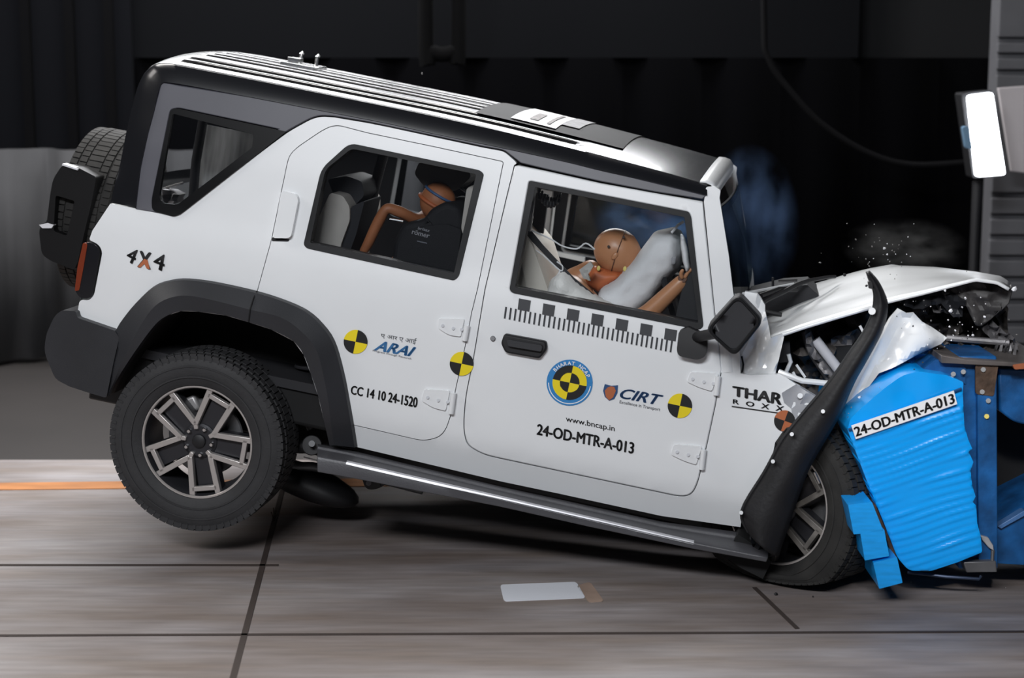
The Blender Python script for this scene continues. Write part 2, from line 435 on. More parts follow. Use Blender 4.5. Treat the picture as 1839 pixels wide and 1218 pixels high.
# ribbed wall at the right
YR = 11.6; xr = WY(YR)(1782, 300).x
wr = [boxgeo((xr, YR, 0), (xr+6, YR+.2, 6.2))]
ys = [72, 100, 130, 350, 388, 425, 462, 500, 540, 580, 620]
zprev = 0
zs = sorted([WY(YR)(1800, p).z for p in ys])
for a, b_ in zip([0]+zs, zs+[6.0]):
    if b_-a > .05: wr.append(boxgeo((xr-.01, YR-.05, a+.018), (xr+6, YR, b_-.018)))
V_, F_ = merge(*wr); struct(mk('wall_right', V_, F_, WALLR, smooth=False, bevel=.008))
struct(box('ceiling', (-9, -1, 6.3), (9, YB+.75, 6.45), mat('ceiling_dark', (24, 24, 26), .9)))
# flood lamp and its reflector board
fl = empty('flood_lamp', 'glowing white rectangular flood lamp at the right edge of the black drape', 'lamp', WY(10.8)(1768, 240))
EM = mat('lamp_glow', (245, 248, 255), .5, emit=9)
pw = WY(10.8); q = [(1739, 172), (1783, 166), (1806, 314), (1754, 318)]
panel('diffuser', lambda a, b_: pw(a, b_)-fl.location, rnd(q, 6), EM, fl, th=(0, .05, 0), bevel=.006, grid=40)
panel('housing', lambda a, b_: pw(a, b_)-fl.location+Vector((0, .055, 0)), rnd([(1730, 168), (1786, 162), (1810, 318), (1751, 322)], 5), PLASTD, fl, th=(0, .16, 0), bevel=.01, grid=60)
panel('side_lens', lambda a, b_: pw(a, b_)-fl.location+Vector((0, -.01, 0)), rnd([(1728, 228), (1738, 226), (1746, 268), (1734, 266)], 4), mat('bluish_lens', (110, 140, 165), .3), fl, th=(0, .05, 0), grid=30)
tube('stand_pole', [(.02, .2, -.3), (.02, .2, -fl.location.z)], .03, PLASTD, fl)
p2 = WY(11.2)
rb = panel('reflector_board', p2, [(1792, 158), (1900, 150), (1925, 322), (1816, 308)], mat('pale_grey_board', (178, 172, 174), .7), th=(0, .03, 0), bevel=.006, grid=60)
tag(rb, 'pale grey tilted board beside the flood lamp', 'board')
# slack cables
pc = WY(11.9)
cb = tube('cable', [pc(*p) for p in [(1368, -430), (1372, 20), (1380, 105), (1425, 170), (1480, 226), (1560, 275), (1640, 296), (1760, 290)]], .02, mat('cable_grey', (9, 9, 11), .9, spec=.15), sm=6)
tag(cb, 'thin dark cable sagging across the black drape to the lamp', 'cable')
cb = tube('cable', [pc(*p) for p in [(765, -430), (765, 75), (775, 92), (795, 98), (815, 92), (824, 72), (822, -430)]], .05, mat('hose_black', (5, 5, 6), .9, spec=.1), sm=6)
tag(cb, 'black hose loop hanging above the car roof', 'hose')
# floor joints and markings
def joint(i, a, b_, wd):
    A = FL(*a); B = FL(*b_); d = (B-A).normalized(); n = Vector((-d.y, d.x, 0))*wd
    s = mk('trim_%d' % i, [A+n, A-n, B-n, B+n, A+n+Vector((0, 0, .003)), A-n+Vector((0, 0, .003)), B-n+Vector((0, 0, .003)), B+n+Vector((0, 0, .003))],
           [[0, 1, 2, 3], [4, 7, 6, 5], [0, 4, 5, 1], [1, 5, 6, 2], [2, 6, 7, 3], [3, 7, 4, 0]], mat('joint_filler', (58, 48, 44), .8), smooth=False); struct(s)
joint(4, (513, 858), (380, 1365), .012)
joint(6, (-1500, 1014), (500, 1016), .012); joint(7, (-1500, 1148), (3000, 1131), .01); joint(8, (1355, 1056), (1432, 1130), .009)
def patch(name, pts, m, label, cat, h=.002, grid=60):
    o = panel(name, lambda a, b_: FL(a, b_, h), rnd(pts, 6), m, th=(0, 0, -h), grid=grid); tag(o, label, cat); return o
patch('floor_stripe', [(-60, 868), (760, 858), (800, 866), (760, 872), (-60, 880)], mat('orange_stripe', (176, 116, 66), .7, var=.25, vscale=3, stretch=(1, 4, 1)), 'worn orange stripe painted on the floor behind the rear wheel', 'floor marking', .004)
patch('floor_marking', [(898, 1050), (1035, 1045), (1052, 1074), (905, 1080)], mat('white_marking', (225, 228, 236), .6), 'bright white rectangular marking on the floor in front of the car', 'floor marking')  # plain white rectangle laid flat on the floor
patch('floor_stain', [(1035, 1052), (1060, 1045), (1085, 1080), (1058, 1082)], mat('tan_stain', (158, 136, 122), .8, var=.2), 'small tan stain beside the white floor marking', 'stain')
tw = FL(492, 938); tg = merge(*[tubegeo([tw, tw+Vector((dx*.5, 0, .03)), tw+Vector((dx, 0, h))], .0025, 5) for dx, h in ((-.012, .05), (0, .07), (.012, .055), (.02, .04))])
tag(mk('grass_tuft', *tg, mat('dry_grass', (60, 50, 42), .9)), 'tiny dark tuft sticking out of the floor joint by the rear wheel', 'tuft')

# ================================================================== THE CAR
car = empty('car', 'white and black off-road car, nose crushed into the blue barrier, rear wheels off the floor', 'car', mtx=MCAR)
S0 = S(0)
FC = [(197, 710), (206, 690), (219, 667), (249, 622), (278, 584), (298, 568), (324, 559), (357, 560), (406, 567), (447, 579), (487, 592), (527, 613), (545, 637), (558, 671), (571, 710), (582, 757), (592, 801)]
body = [(198, 366), (314, 389, 8), (518, 237, 12), (568, 209, 22), (600, 211), (660, 221), (700, 229), (778, 246), (866, 265), (905, 272, 8), (929, 293, 8),
        (923, 297), (908, 358), (870, 520), (850, 640), (835, 715, 20), (831, 770, 25), (838, 800, 12), (866, 817, 25), (900, 825), (1225, 894, 20), (1244, 888, 14), (1254, 866, 10), (1270, 800), (1285, 730), (1297, 663),
        (1284, 559), (1264, 362), (1266, 352), (1268, 336, 3), (1284, 335, 3), (1294, 342, 3), (1292, 356, 2), (1298, 392), (1309, 461), (1316, 520), (1326, 580), (1330, 671),
        (1348, 674), (1403, 672), (1429, 690), (1473, 717), (1463, 727), (1445, 745), (1417, 761), (1408, 772), (1392, 795), (1385, 831), (1366, 861), (1333, 917), (1330, 947),
        (1188, 927), (1000, 886), (900, 865), (640, 803), (592, 790)]+[(x, y) for x, y in FC[::-1][1:-3]]+[(232, 612), (206, 594), (138, 568, 5), (143, 538, 8), (160, 540, 6), (169, 530, 6), (184, 452, 8), (177, 439, 8), (160, 431, 4), (166, 414)]
rdoor = [(905, 290, 5), (858, 520), (848, 560), (836, 622), (817, 708), (810, 750, 20), (795, 785, 20), (760, 793, 14), (634, 764), (622, 757),
         (612, 716), (603, 670), (586, 624), (566, 598), (540, 574), (505, 556), (462, 541), (461, 524), (487, 430), (505, 342), (518, 280, 14), (532, 265, 14), (585, 229, 24), (606, 224, 10), (660, 238), (780, 263)]
fdoor = [(923, 297), (908, 358), (870, 520), (850, 640), (835, 715, 20), (831, 770, 25), (838, 800, 12), (866, 817, 25), (900, 825), (1225, 894, 20), (1244, 888, 14), (1254, 866, 10), (1270, 800), (1285, 730), (1297, 663), (1284, 559), (1263, 361), (1177, 346), (1078, 328), (980, 306), (931, 296)]
rwin = [(628, 257, 14), (862, 306, 6), (869, 313, 4), (824, 497, 6), (815, 504, 4), (550, 446, 6), (545, 439, 4), (577, 303, 16)]
rwinI = [(631, 267, 8), (855, 313, 3), (815, 491, 3), (557, 436, 3), (584, 305, 12)]
fwin = [(950, 325, 4), (1237, 381, 4), (1241, 390, 3), (1263, 586, 4), (1256, 592, 4), (920, 526, 4), (915, 520, 4)]
fwinI = [(961, 336, 3), (1229, 390, 3), (1254, 580, 3), (925, 516, 3)]
R_ = rnd
bs = panel('body_side', S0, R_(body), PAINT, car, holes=[R_(rdoor)], grid=16, bevel=.004)
def mirror(o, name=None):
    c = o.copy(); c.name = name or o.name; COL.objects.link(c); c.parent = car; c.scale = (1, -1, 1); return c
rd = panel('rear_door', S(.002), R_(rdoor), PAINT, car, holes=[R_(rwin)], grid=15, bevel=.005, gap=1.3, th=(0, .045, 0))
fd = panel('front_door', S(.002), R_(fdoor), PAINT, car, holes=[R_(fwin)], grid=15, bevel=.005, gap=1.3, th=(0, .045, 0))
mirror(bs); mrd = mirror(rd); mfd = mirror(fd)
for dname, dr_, W_, WI, gm in (('rear', rd, rwin, rwinI, GLASST), ('front', fd, fwin, fwinI, GLASS)):
    s_ = panel('window_seal', S(.006), R_(W_), SEAL, dr_, holes=[R_(WI)], grid=16, bevel=.004, th=(0, .06, 0))
    g_ = panel('window_glass', S(-.02), R_(WI), gm, dr_, grid=40, th=(0, .004, 0))
    for q_, mdoor in ((s_, mrd if dname == 'rear' else mfd), (g_, mrd if dname == 'rear' else mfd)):
        c = q_.copy(); COL.objects.link(c); c.parent = mdoor
# dark lining behind the panels
LIN = R_([(230, 380), (320, 392), (520, 245), (575, 216), (930, 285), (1264, 362), (1310, 500), (1325, 665), (1400, 690), (1330, 930), (640, 790), (600, 700), (560, 600), (460, 530), (330, 510), (230, 560)])
def rectround(p, d): return inset(R_(p), -d)
lin_ = panel('door_lining', S(-.052), LIN, TRIM, car, holes=[inset(R_(rwin), -3), inset(R_(fwin), -3)], grid=26, th=(0, .02, 0)); mirror(lin_)
# hardtop: roof shell running from the tail over the top
crease = [(198, 366), (206, 330), (215, 300), (227, 235), (237, 193), (247, 155), (258, 132), (276, 114), (305, 113), (340, 119), (465, 143), (590, 168), (700, 190), (778, 206), (896, 232), (1020, 263), (1078, 278), (1147, 296), (1210, 313), (1270, 331)]
drip = [(243, 374), (247, 335), (252, 300), (265, 240), (276, 200), (282, 172), (287, 153), (294, 147), (312, 149), (342, 154), (465, 177), (590, 201), (700, 222), (778, 240), (896, 264), (1020, 291), (1078, 306), (1147, 321), (1210, 335), (1270, 351)]
PC = P(-.70); cr3 = [PC(*p) for p in crease]; cr3 = resample(cr3, 120)
dr3 = resample([S(.012)(*p) for p in drip], 120)
# pair by station so the corner stays aligned
cr3 = []; dr3 = []
for (a, b_), (c, d) in zip(list(zip(crease, crease[1:])), list(zip(drip, drip[1:]))):
    for k in range(6):
        t = k/6; cr3.append(PC(a[0]+(b_[0]-a[0])*t, a[1]+(b_[1]-a[1])*t)); dr3.append(S(.012)(c[0]+(d[0]-c[0])*t, c[1]+(d[1]-c[1])*t))
cr3.append(PC(*crease[-1])); dr3.append(S(.012)(*drip[-1]))
def smooth3(L, it=3):
    for _ in range(it): L = [L[0]]+[(L[i-1]+L[i]*2+L[i+1])/4 for i in range(1, len(L)-1)]+[L[-1]]
    return L
cr3 = smooth3(cr3, 4); dr3 = smooth3(dr3, 4)
rows = [[p+Vector((0, .03, -.012)) for p in dr3], dr3, [p.lerp(q, .5)+Vector((0, -.012, .004)) for p, q in zip(dr3, cr3)], [p.lerp(q, .85)+Vector((0, -.01, .006)) for p, q in zip(dr3, cr3)], cr3]
band = loft('roof_side_band', rows, BLACKP, car, flip=True); mirror(band)
ns = []
for i, p in enumerate(cr3):
    t = (cr3[min(i+1, len(cr3)-1)]-cr3[max(0, i-1)]).normalized(); ns.append(Vector((-t.z, 0, t.x)))
RIBS = [-.60, -.50, -.34, -.24, -.08, .08, .24, .34, .50, .60]
def crown(y): return .05*(1-(abs(y)/.70)**2.2)
def ribd(x, y):
    a = max(0, min(1, (1.38-x)/.08))*max(0, min(1, (x+.42)/.1)); d = 0
    for r in RIBS: d = max(d, 1-min(1, abs(y-r)/.036))
    return -.020*a*d
ysr = sorted(set([-.70+1.40*k/140 for k in range(141)]))
roofrows = [[p+Vector((0, y+.70, 0))+n*(crown(y)+ribd(p.x, y)) for p, n in zip(cr3, ns)] for y in ysr]
roof = loft('roof', roofrows, BLACKP, car, flip=True, angle=60, skip=lambda p: p.x < -.4 and .98 < p.z < 1.44 and abs(p.y) < .6)
roof.data.materials.append(mat('roof_groove_textured', (10, 10, 12), .95, spec=.08))  # shade of the grooves painted in as darker matte strips
for p_ in roof.data.polygons:
    c_ = p_.center
    if -.40 < c_.x < 1.36 and c_.z > 1.5 and any(abs(c_.y-r_) < .027 for r_ in RIBS): p_.material_index = 1
box('headliner', (-.45, -.66, 1.425), (1.85, .66, 1.44), LINER, car)
RX = [(p.x, p.z) for p in cr3 if p.z > 1.40]; RX.sort()
def roofz(x, y): return interp(RX, x)+crown(y)
def RF(off=.004):
    def f(px, py):
        d = ROT @ ray(px, py); a, b_ = -.69, .69
        def g(y):
            p = CL+d*((y-CL.y)/d.y); return p.z-roofz(p.x, y)-off
        # camera is above the roof: walk from the near edge until the ray dips under the skin
        y = a; last = a
        for k in range(139):
            y = -.69+k*.01
            if g(y) <= 0: break
            last = y
        lo, hi = last, y
        for _ in range(12):
            m_ = (lo+hi)/2
            if g(m_) > 0: lo = m_
            else: hi = m_
        return CL+d*((hi-CL.y)/d.y)
    return f
hs = R_([(243, 376), (252, 300), (265, 240), (276, 200), (289, 148), (465, 176), (590, 200), (700, 221), (778, 239), (896, 263), (1020, 290), (1147, 321), (1269, 351), (1262, 358), (1177, 345), (1078, 326), (980, 304), (935, 293), (905, 270, 6), (866, 263), (778, 244), (660, 219), (600, 209), (568, 207, 20), (516, 235, 10), (310, 387)])
qwin = [(305, 196, 6), (320, 194, 6), (516, 236), (324, 386, 6), (312, 390, 4), (272, 379, 8), (271, 360, 8)]
qI = [(310, 204, 4), (455, 241, 3), (453, 265, 5), (368, 330, 4), (318, 368, 6), (290, 365, 6), (286, 350, 5)]
hp = panel('hardtop_side', S(.004), hs, HARDTOP, car, holes=[R_([(306, 197, 6), (320, 194, 6), (500, 232), (315, 380, 6), (276, 374, 8), (273, 360, 8)])], grid=16, bevel=.004); mirror(hp)
qf = panel('quarter_window_frame', S(.009), inset(R_(qwin), 1), mat('black_glass_border', (5, 5, 7), .35, spec=.15), car, holes=[R_(qI)], grid=16, th=(0, .02, 0)); mirror(qf)
qg = panel('quarter_window_glass', S(-.005), R_(qI), GLASST, car, grid=40, th=(0, .004, 0)); mirror(qg)
# seal strip over the front door
# roof equipment: sunroof glass, sheets of paper, small antenna bracket
RP = RF()
def roofpanel(name, pts, m, parent, off=.006, th=.004, grid=9):
    f = RF(off); V, Fs, segs = cdt(pts, (), grid); A = [f(*v) for v in V]
    n = (A[Fs[0][1]]-A[Fs[0][0]]).cross(A[Fs[0][2]]-A[Fs[0][0]])
    if n.z < 0: Fs = [q[::-1] for q in Fs]
    return mk(name, A, Fs, m, parent, angle=60)
def ry(px, y):       # photo column on the roof at lateral position y -> local x
    d = ROT @ ray(px, 200); return (CL+d*((y-CL.y)/d.y)).x
def roofrect(name, x0, x1, y0, y1, m, parent, off=.008, skew=0.):
    n = 12; V = []; Fs = []
    for i in range(n+1):
        for j in range(n+1):
            x = x0+(x1-x0)*i/n; y = y0+(y1-y0)*j/n; V.append(Vector((x, y, roofz(x, y)+off)))
    Fs = [[i*(n+1)+j, (i+1)*(n+1)+j, (i+1)*(n+1)+j+1, i*(n+1)+j+1] for i in range(n) for j in range(n)]
    return mk(name, V, Fs, m, parent, angle=60)
xg0, xg1 = ry(862, -.4), ry(925, -.4)
roofrect('sunroof_glass', xg0, xg1+.5, -.5, .5, mat('sunroof_dark_glass', (12, 12, 14), .6, spec=.1), car, .006)
pp = roofrect('paper_sheet', ry(922, -.42), ry(1006, -.42), -.46, .2, mat('silver_sheet', (205, 205, 208), .45, var=.12, vscale=14), car, .011)
ng = roofrect('paper_mark', ry(952, -.4), ry(968, -.4), -.38, -.1, mat('grey_print', (110, 105, 105), .6, var=.5, vscale=60), pp, .014)
ng = roofrect('paper_mark', ry(985, -.4), ry(992, -.4), -.4, .1, mat('grey_print', (110, 105, 105), .6), pp, .014)
roofrect('paper_sheet', ry(1012, -.3), ry(1046, -.3), -.3, .3, mat('grey_sheet', (120, 120, 124), .6, var=.3, vscale=30), car, .011)
xa = ry(535, 0); za = roofz(xa, 0)
an = empty('roof_bracket', 'x', 'x'); an.parent = car; an.location = (xa, -.05, za)
del an['label']; del an['category']
bpy.data.objects.remove(an)
geo = [boxgeo((xa-.07, -.16, za-.005), (xa+.09, .06, za+.012)), boxgeo((xa-.05, -.12, za+.012), (xa-.0, -.03, za+.035))]+[tubegeo([(xa+dx, dy, za+.01), (xa+dx, dy, za+.05), (xa+dx+.01, dy, za+.058)], .009, 8) for dx, dy in ((-.03, 0.02), (.045, .03))]
mk('roof_bracket', *merge(*geo), CHROME, car, bevel=.002)
# windscreen, header and frame
A0 = S(-.02)(1296, 372); A1 = S(-.02)(1324, 560)
rows = []
for k in range(25):
    y = -1+2*k/24; b_ = .018*(1-y*y)
    rows.append([Vector((A0.x+(A1.x-A0.x)*t+b_, y*(.735+(.82-.735)*t), A0.z+(A1.z-A0.z)*t)) for t in [i/12 for i in range(13)]])
loft('windscreen', rows, GLASSW, car, angle=60)
E_ = cr3[-1]; hrows = []
for k in range(33):
    y = -1+2*k/32; cz = crown(y*.70)
    prof = [(-.03, .006), (-.005, .008), (.018, .004), (.034, -.012), (.040, -.035), (.036, -.065), (.02, -.08)]
    hrows.append([Vector((E_.x+dx+.018*(1-y*y), y*.715, E_.z+dz+cz)) for dx, dz in prof])
loft('windscreen_header', hrows, PAINT, car, solid=.008, angle=60)
bl = [[Vector((A0.x+(A1.x-A0.x)*t+.018*(1-(-1+2*k/24)**2)-.004, (-1+2*k/24)*.715, A0.z+(A1.z-A0.z)*t)) for t in (-.02, .03, .08)] for k in range(25)]
loft('windscreen_border', bl, SEAL, car, angle=60)
# tail: closing panel between both flanks
tl = [(198, 366), (182, 390), (168, 414), (160, 432), (152, 480), (144, 538), (138, 568), (142, 640)]
t3 = [S(-.01)(*p) for p in tl]; trow = []
for k in range(17):
    y = -1+2*k/16; b_ = -.06*(1-y**4)
    trow.append([Vector((p.x+b_, abs(p.y)*y, p.z)) for p in t3])
loft('tailgate', trow, PAINT, car, angle=60)
# rear bumper
bm_ = panel('rear_bumper', P(-.90), R_([(98, 567, 12), (112, 557, 6), (136, 559, 4), (139, 571, 4), (206, 594, 4), (214, 607, 4), (204, 650, 6), (191, 715, 5), (160, 706), (124, 694), (99, 681, 10), (79, 632, 14), (83, 600, 10)]), PLAST, car, th=(0, 1.8, 0), bevel=.022, seg=3, grid=30)
# tail lamp
tp = panel('tail_lamp', P(-.865), R_([(155, 434, 5), (172, 439, 6), (180, 451, 8), (166, 530, 7), (158, 537, 6), (143, 535, 6), (135, 524, 6), (141, 485)]), TAIL, car, th=(0, .12, 0), bevel=.008, grid=20)
panel('red_lens', P(-.869), R_([(149, 436, 3), (157, 438, 3), (150, 480), (142, 522, 3), (134, 523, 3), (139, 480)]), TAILR, tp, th=(0, .1, 0), bevel=.003, grid=20)
# rear wheel-arch flare
FO = [(189, 713), (198, 680), (206, 648), (212, 622), (208, 595), (225, 567), (249, 539), (278, 513), (306, 503), (337, 500), (387, 506), (460, 522), (511, 538), (553, 557), (582, 583), (603, 615), (619, 671), (629, 723), (636, 763), (642, 802)]
FB = [(192, 713), (205, 685), (214, 660), (226, 636), (240, 608), (258, 576), (278, 550), (302, 536), (333, 531), (377, 538), (448, 556), (506, 571), (545, 599), (569, 631), (582, 680), (590, 723), (594, 760), (600, 800)]
def cur2(pts, fn, n=70): return resample([fn(*p) for p in smoothline([Vector((a, b_)) for a, b_ in pts], 5)], n)
fo = cur2(FO, S(.002)); fo2 = cur2([(a+(FB[min(i, len(FB)-1)][0]-a)*.0, b_) for i, (a, b_) in enumerate(FO)], S(.03)); fb = cur2(FB, S(.078)); fc = cur2(FC, S(.07)); fi = [Vector((p.x, -.55, p.z)) for p in fc]
fo2 = [a.lerp(b_, .07)+Vector((0, -.022, 0)) for a, b_ in zip(fo, fb)]
fl_ = loft('wheel_arch_flare', [fo, fo2, [a.lerp(b_, .93) for a, b_ in zip(fo2, fb)], fb, [a.lerp(b_, .95) for a, b_ in zip(fb, fc)], fc, [Vector((p.x, p.y+.06, p.z)) for p in fc]], PLAST, car, angle=25); mirror(fl_)
wl = loft('wheel_arch_liner', [[Vector((p.x, p.y+.05, p.z)) for p in fc], [Vector((p.x*1.0, -.45, p.z)) for p in fc]], VOID, car); mirror(wl)
seamp = [(461, 522), (452, 545), (447, 556), (445, 579)]
sm_ = tube('flare_seam', [S(.01)(461, 523), S(.05)(455, 536), S(.082)(449, 556), S(.078)(446, 578)], .003, VOID, fl_, seg=6)
# underbody
box('underbody', (-.66, -.74, .12), (2.75, .74, .3), VOID, car, bevel=.02)
panel('wheel_house', P(-.46), R_([(150, 560), (330, 520), (460, 540), (600, 600), (640, 800), (560, 812), (500, 800), (200, 720)]), VOID, car, th=(0, .04, 0), grid=50)
box('chassis_rail', (-.66, -.52, -.02), (2.6, -.42, .13), PLASTD, car, bevel=.01); box('chassis_rail', (-.66, .42, -.02), (2.6, .52, .13), PLASTD, car, bevel=.01)
tube('rear_axle', [(0, -.75, 0), (0, .75, 0)], .045, PLASTD, car); blob('axle_housing', (0, .1, 0), (.14, .16, .14), PLASTD, car)
co_ = []
for k in range(90): a = k*.45; co_.append(P(-.55)(545, 700)+Vector((.055*math.cos(a), .055*math.sin(a)+.02, -.12+k*.0028)))
tube('coil_spring', co_, .008, mat('spring_dark', (50, 50, 54), .5), car, seg=6)
tube('trailing_arm', [P(-.6)(430, 800), P(-.6)(560, 803), P(-.6)(640, 830)], .03, PLASTD, car)
tube('suspension_link', [P(-.62)(520, 690), P(-.62)(560, 770)], .022, mat('link_grey', (58, 58, 60), .5), car)
bu = tube('arm_bush', [P(-.66)(560, 800), P(-.60)(560, 800)], .045, PLASTD, car, seg=20, bevel=.004)
tube('bolt', [P(-.70)(560, 797), P(-.65)(560, 797)], .014, CHROME, bu, seg=12)
mf = blob('exhaust_silencer', P(-.25)(552, 866), (.26, .13, .075), PLASTD, car, rot=Matrix.Rotation(R(-9.9), 3, 'Y').inverted())
tube('exhaust_pipe', [P(-.3)(480, 838), P(-.3)(560, 838), P(-.3)(650, 852), P(-.3)(760, 880)], .022, STEEL, car)
br = panel('step_bracket', P(-.72), R_([(636, 852), (648, 855, 4), (655, 876, 6), (664, 881, 8), (680, 878, 8), (700, 866), (712, 862), (700, 850), (650, 840)]), PLASTD, car, th=(0, .05, 0), bevel=.004, grid=20)
tube('bolt', [P(-.74)(662, 868), P(-.72)(662, 868)], .012, STEEL, br, seg=12)
tube('brake_line', [P(-.7)(545, 822), P(-.7)(640, 845)], .006, CHROME, car, seg=6)
# side step
SA = [(570, 797), (640, 811), (900, 874), (1188, 937), (1330, 956), (1380, 972)]
SH = [(570, 820), (621, 829), (900, 893), (1246, 973), (1330, 990), (1380, 1000)]
SL = [(570, 848), (621, 857), (900, 911), (1060, 947), (1243, 986), (1376, 1010)]
n = 40
sa = resample([P(-.80)(*p) for p in SA], n); sh = resample([P(-1.0)(*p) for p in SH], n); sl = resample([P(-1.005)(*p) for p in SL], n)
STEPM = mat('step_grey_plastic', (74, 74, 78), .42, bump=.1, bscale=120, var=.12)
st = loft('side_step', [sa, [a.lerp(b_, .3)+Vector((0, 0, .006)) for a, b_ in zip(sa, sh)], [a.lerp(b_, .34)+Vector((0, 0, -.006)) for a, b_ in zip(sa, sh)], [a.lerp(b_, .8)+Vector((0, 0, .002)) for a, b_ in zip(sa, sh)], sh, [a.lerp(b_, .2)+Vector((0, -.006, 0)) for a, b_ in zip(sh, sl)], sl, [p+Vector((0, .2, 0)) for p in sl]], STEPM, car, closed=True, bevel=.003); mirror(st)
hl = resample([P(-1.004)(*p) for p in [(622, 830), (900, 894), (1246, 974)]], 30)
e_ = loft('step_edge_strip', [[p+Vector((0, .012, .004)) for p in hl], hl, [p+Vector((0, -.003, -.009)) for p in hl], [p+Vector((0, .01, -.012)) for p in hl]], mat('brushed_strip', (190, 190, 194), .3, metal=.6), st, closed=True)
box('sill_cap', *(lambda a, b_: ((min(a.x, b_.x), -.86, min(a.z, b_.z)), (max(a.x, b_.x), -.78, max(a.z, b_.z))))(S0(600, 803), S0(640, 835)), PLASTD, car)

# wheels ------------------------------------------------------------
def build_wheel(parent, mtx, side=-1, dusty=False, full=True, name='wheel'):
    """Tyre centred on the origin, axle along y, outer face towards -y."""
    rm = RUBF if dusty else RUB
    Rt, w2 = .388, .125
    prof = [(.243, -.085), (.25, -.105), (.27, -.118), (.31, -.127), (.345, -.126), (.366, -.118), (.378, -.102), (.383, -.07), (.3855, 0), (.383, .07), (.378, .102), (.366, .118), (.345, .126), (.31, .127), (.27, .118), (.25, .105), (.243, .085), (.235, .08), (.235, -.08)]
    geos = [lathe(prof, 96, closed=True)]
    rr = random.Random(3)
    for ring, (y0, y1) in enumerate([(-.118, -.083), (-.075, -.04), (-.034, .034), (.04, .075), (.083, .118)]):
        for k in range(72):
            a = 2*math.pi*(k+.5*(ring % 2))/72; m_ = Matrix.Rotation(-a, 4, 'Y')
            r0 = .372 if abs(y0+y1) > .15 else .38
            r1 = .3885 if abs(y0+y1) > .15 else .392
            geos.append(boxgeo((r0-.01, y0, -.0145), (r1, y1-.001, .0125+.002*rr.random()), m_))
    for k in range(72):     # shoulder lugs on both sidewalls
        a = 2*math.pi*(k+.5)/72; m_ = Matrix.Rotation(-a, 4, 'Y')
        for sg in (-1, 1): geos.append(boxgeo((.362, min(sg*.110, sg*.1215), -.004), (.381, max(sg*.110, sg*.1215), .006 if k % 2 else .002), m_))
    for rz in (.29, .335):   # raised rings on the sidewall
        geos.append(lathe([(rz-.004, -.124), (rz-.003, -.1275 if rz < .3 else -.1295), (rz+.003, -.1275 if rz < .3 else -.1295), (rz+.004, -.124)], 96, closed=True))
    ty = mk(name, *merge(*geos), rm, parent, angle=30, bevel=0); ty.matrix_local = mtx
    if not full:
        mk('rim', *lathe([(.24, -.07), (.2, -.03), (.05, -.03), (.05, .05), (.24, .08)], 40, closed=False), RIMD, ty); return ty
    # rim barrel with polished lip
    mk('rim', *lathe([(.252, -.092), (.252, -.1), (.243, -.101), (.236, -.09), (.228, -.05), (.222, .0), (.225, .09), (.245, .1), (.25, .085)], 96, closed=True), RIMD, ty, angle=40)
    mk('rim_lip', *lathe([(.2465, -.1015), (.2475, -.1045), (.241, -.1045), (.2375, -.099)], 96, closed=True), MACH, ty, angle=40)
    spokes = []; faces = []; MC = mat('dusty_machined_metal', (112, 108, 104), .55, metal=.3, var=.35, vscale=14) if dusty else MACH
    def bar(p, q, w_, y0, y1, tap=1.):
        d = (q-p).normalized(); nn = Vector((-d.y, d.x)); a = p+nn*w_; b_ = p-nn*w_; c = q-nn*w_*tap; e = q+nn*w_*tap
        V = [Vector((u.x, y0, u.y)) for u in (a, b_, c, e)]+[Vector((u.x, y1, u.y)) for u in (a, b_, c, e)]
        return V, [[0, 1, 2, 3], [7, 6, 5, 4], [0, 4, 5, 1], [1, 5, 6, 2], [2, 6, 7, 3], [3, 7, 4, 0]]
    pol = lambda r, a: Vector((r*math.cos(R(a)), r*math.sin(R(a))))
    for k in range(5):
        c = 70.6+72*k
        o1, o2 = pol(.243, c+14), pol(.243, c-14); i1, i2 = pol(.078, c+36), pol(.078, c-36)
        for o_, i_ in ((o1, i1), (o2, i2)):
            spokes.append(bar(i_, o_, .013, -.070, -.02)); faces.append(bar(i_.lerp(o_, .0), o_, .0112, -.0935, -.068, 1.15))
        faces.append(bar(pol(.083, c+36), pol(.055, c+36), .011, -.0905, -.068, .8))
        x1, x2 = o1.lerp(i1, .17), o2.lerp(i2, .17)
        faces.append(bar(x1, x2, .0105, -.0935, -.068))
        spokes.append(bar(pol(.03, c), pol(.20, c), .035, -.062, -.02, 1.05))
    spokes.append(lathe([(0, -.072), (.066, -.074), (.078, -.066), (.08, -.02), (0, -.02)], 40))
    mk('spoke_recess', *merge(*spokes), RIMD, ty, bevel=.002, angle=30)
    mk('spoke', *merge(*faces), MC, ty, bevel=.0025, smooth=True, angle=30)
    mk('hub_cap', *lathe([(0, -.088), (.02, -.088), (.029, -.083), (.031, -.07)], 32), PLASTD, ty)
    for k in range(5):
        p = pol(.060, 70.6+72*k); tube('wheel_nut', [(p.x, -.072, p.y), (p.x, -.088, p.y), (p.x, -.092, p.y)], [.0105, .0105, .007], CHROME, ty, seg=6)
    mk('brake_disc', *lathe([(.06, .01), (.165, .01), (.17, .016), (.165, .03), (.06, .03)], 60, closed=True), STEEL, ty)
    ca = [Vector((r_*math.cos(R(a)), y_, r_*math.sin(R(a)))) for a in (112, 120, 130, 138) for r_, y_ in ((.125, -.01), (.185, -.01))]
    g = [boxgeo((.12, -.018, -.045), (.19, .05, .045), Matrix.Rotation(-R(125), 4, 'Y'))]
    mk('brake_caliper', *merge(*g), mat('cast_caliper', (170, 168, 168), .45, metal=.5), ty, bevel=.012)
    return ty
w_r = build_wheel(car, Matrix.Translation((0, -TYRE_Y+.127, 0)))
w_l = build_wheel(car, Matrix.Translation((0, TYRE_Y-.127, 0)) @ Matrix.Rotation(math.pi, 4, 'Z'), full=False)
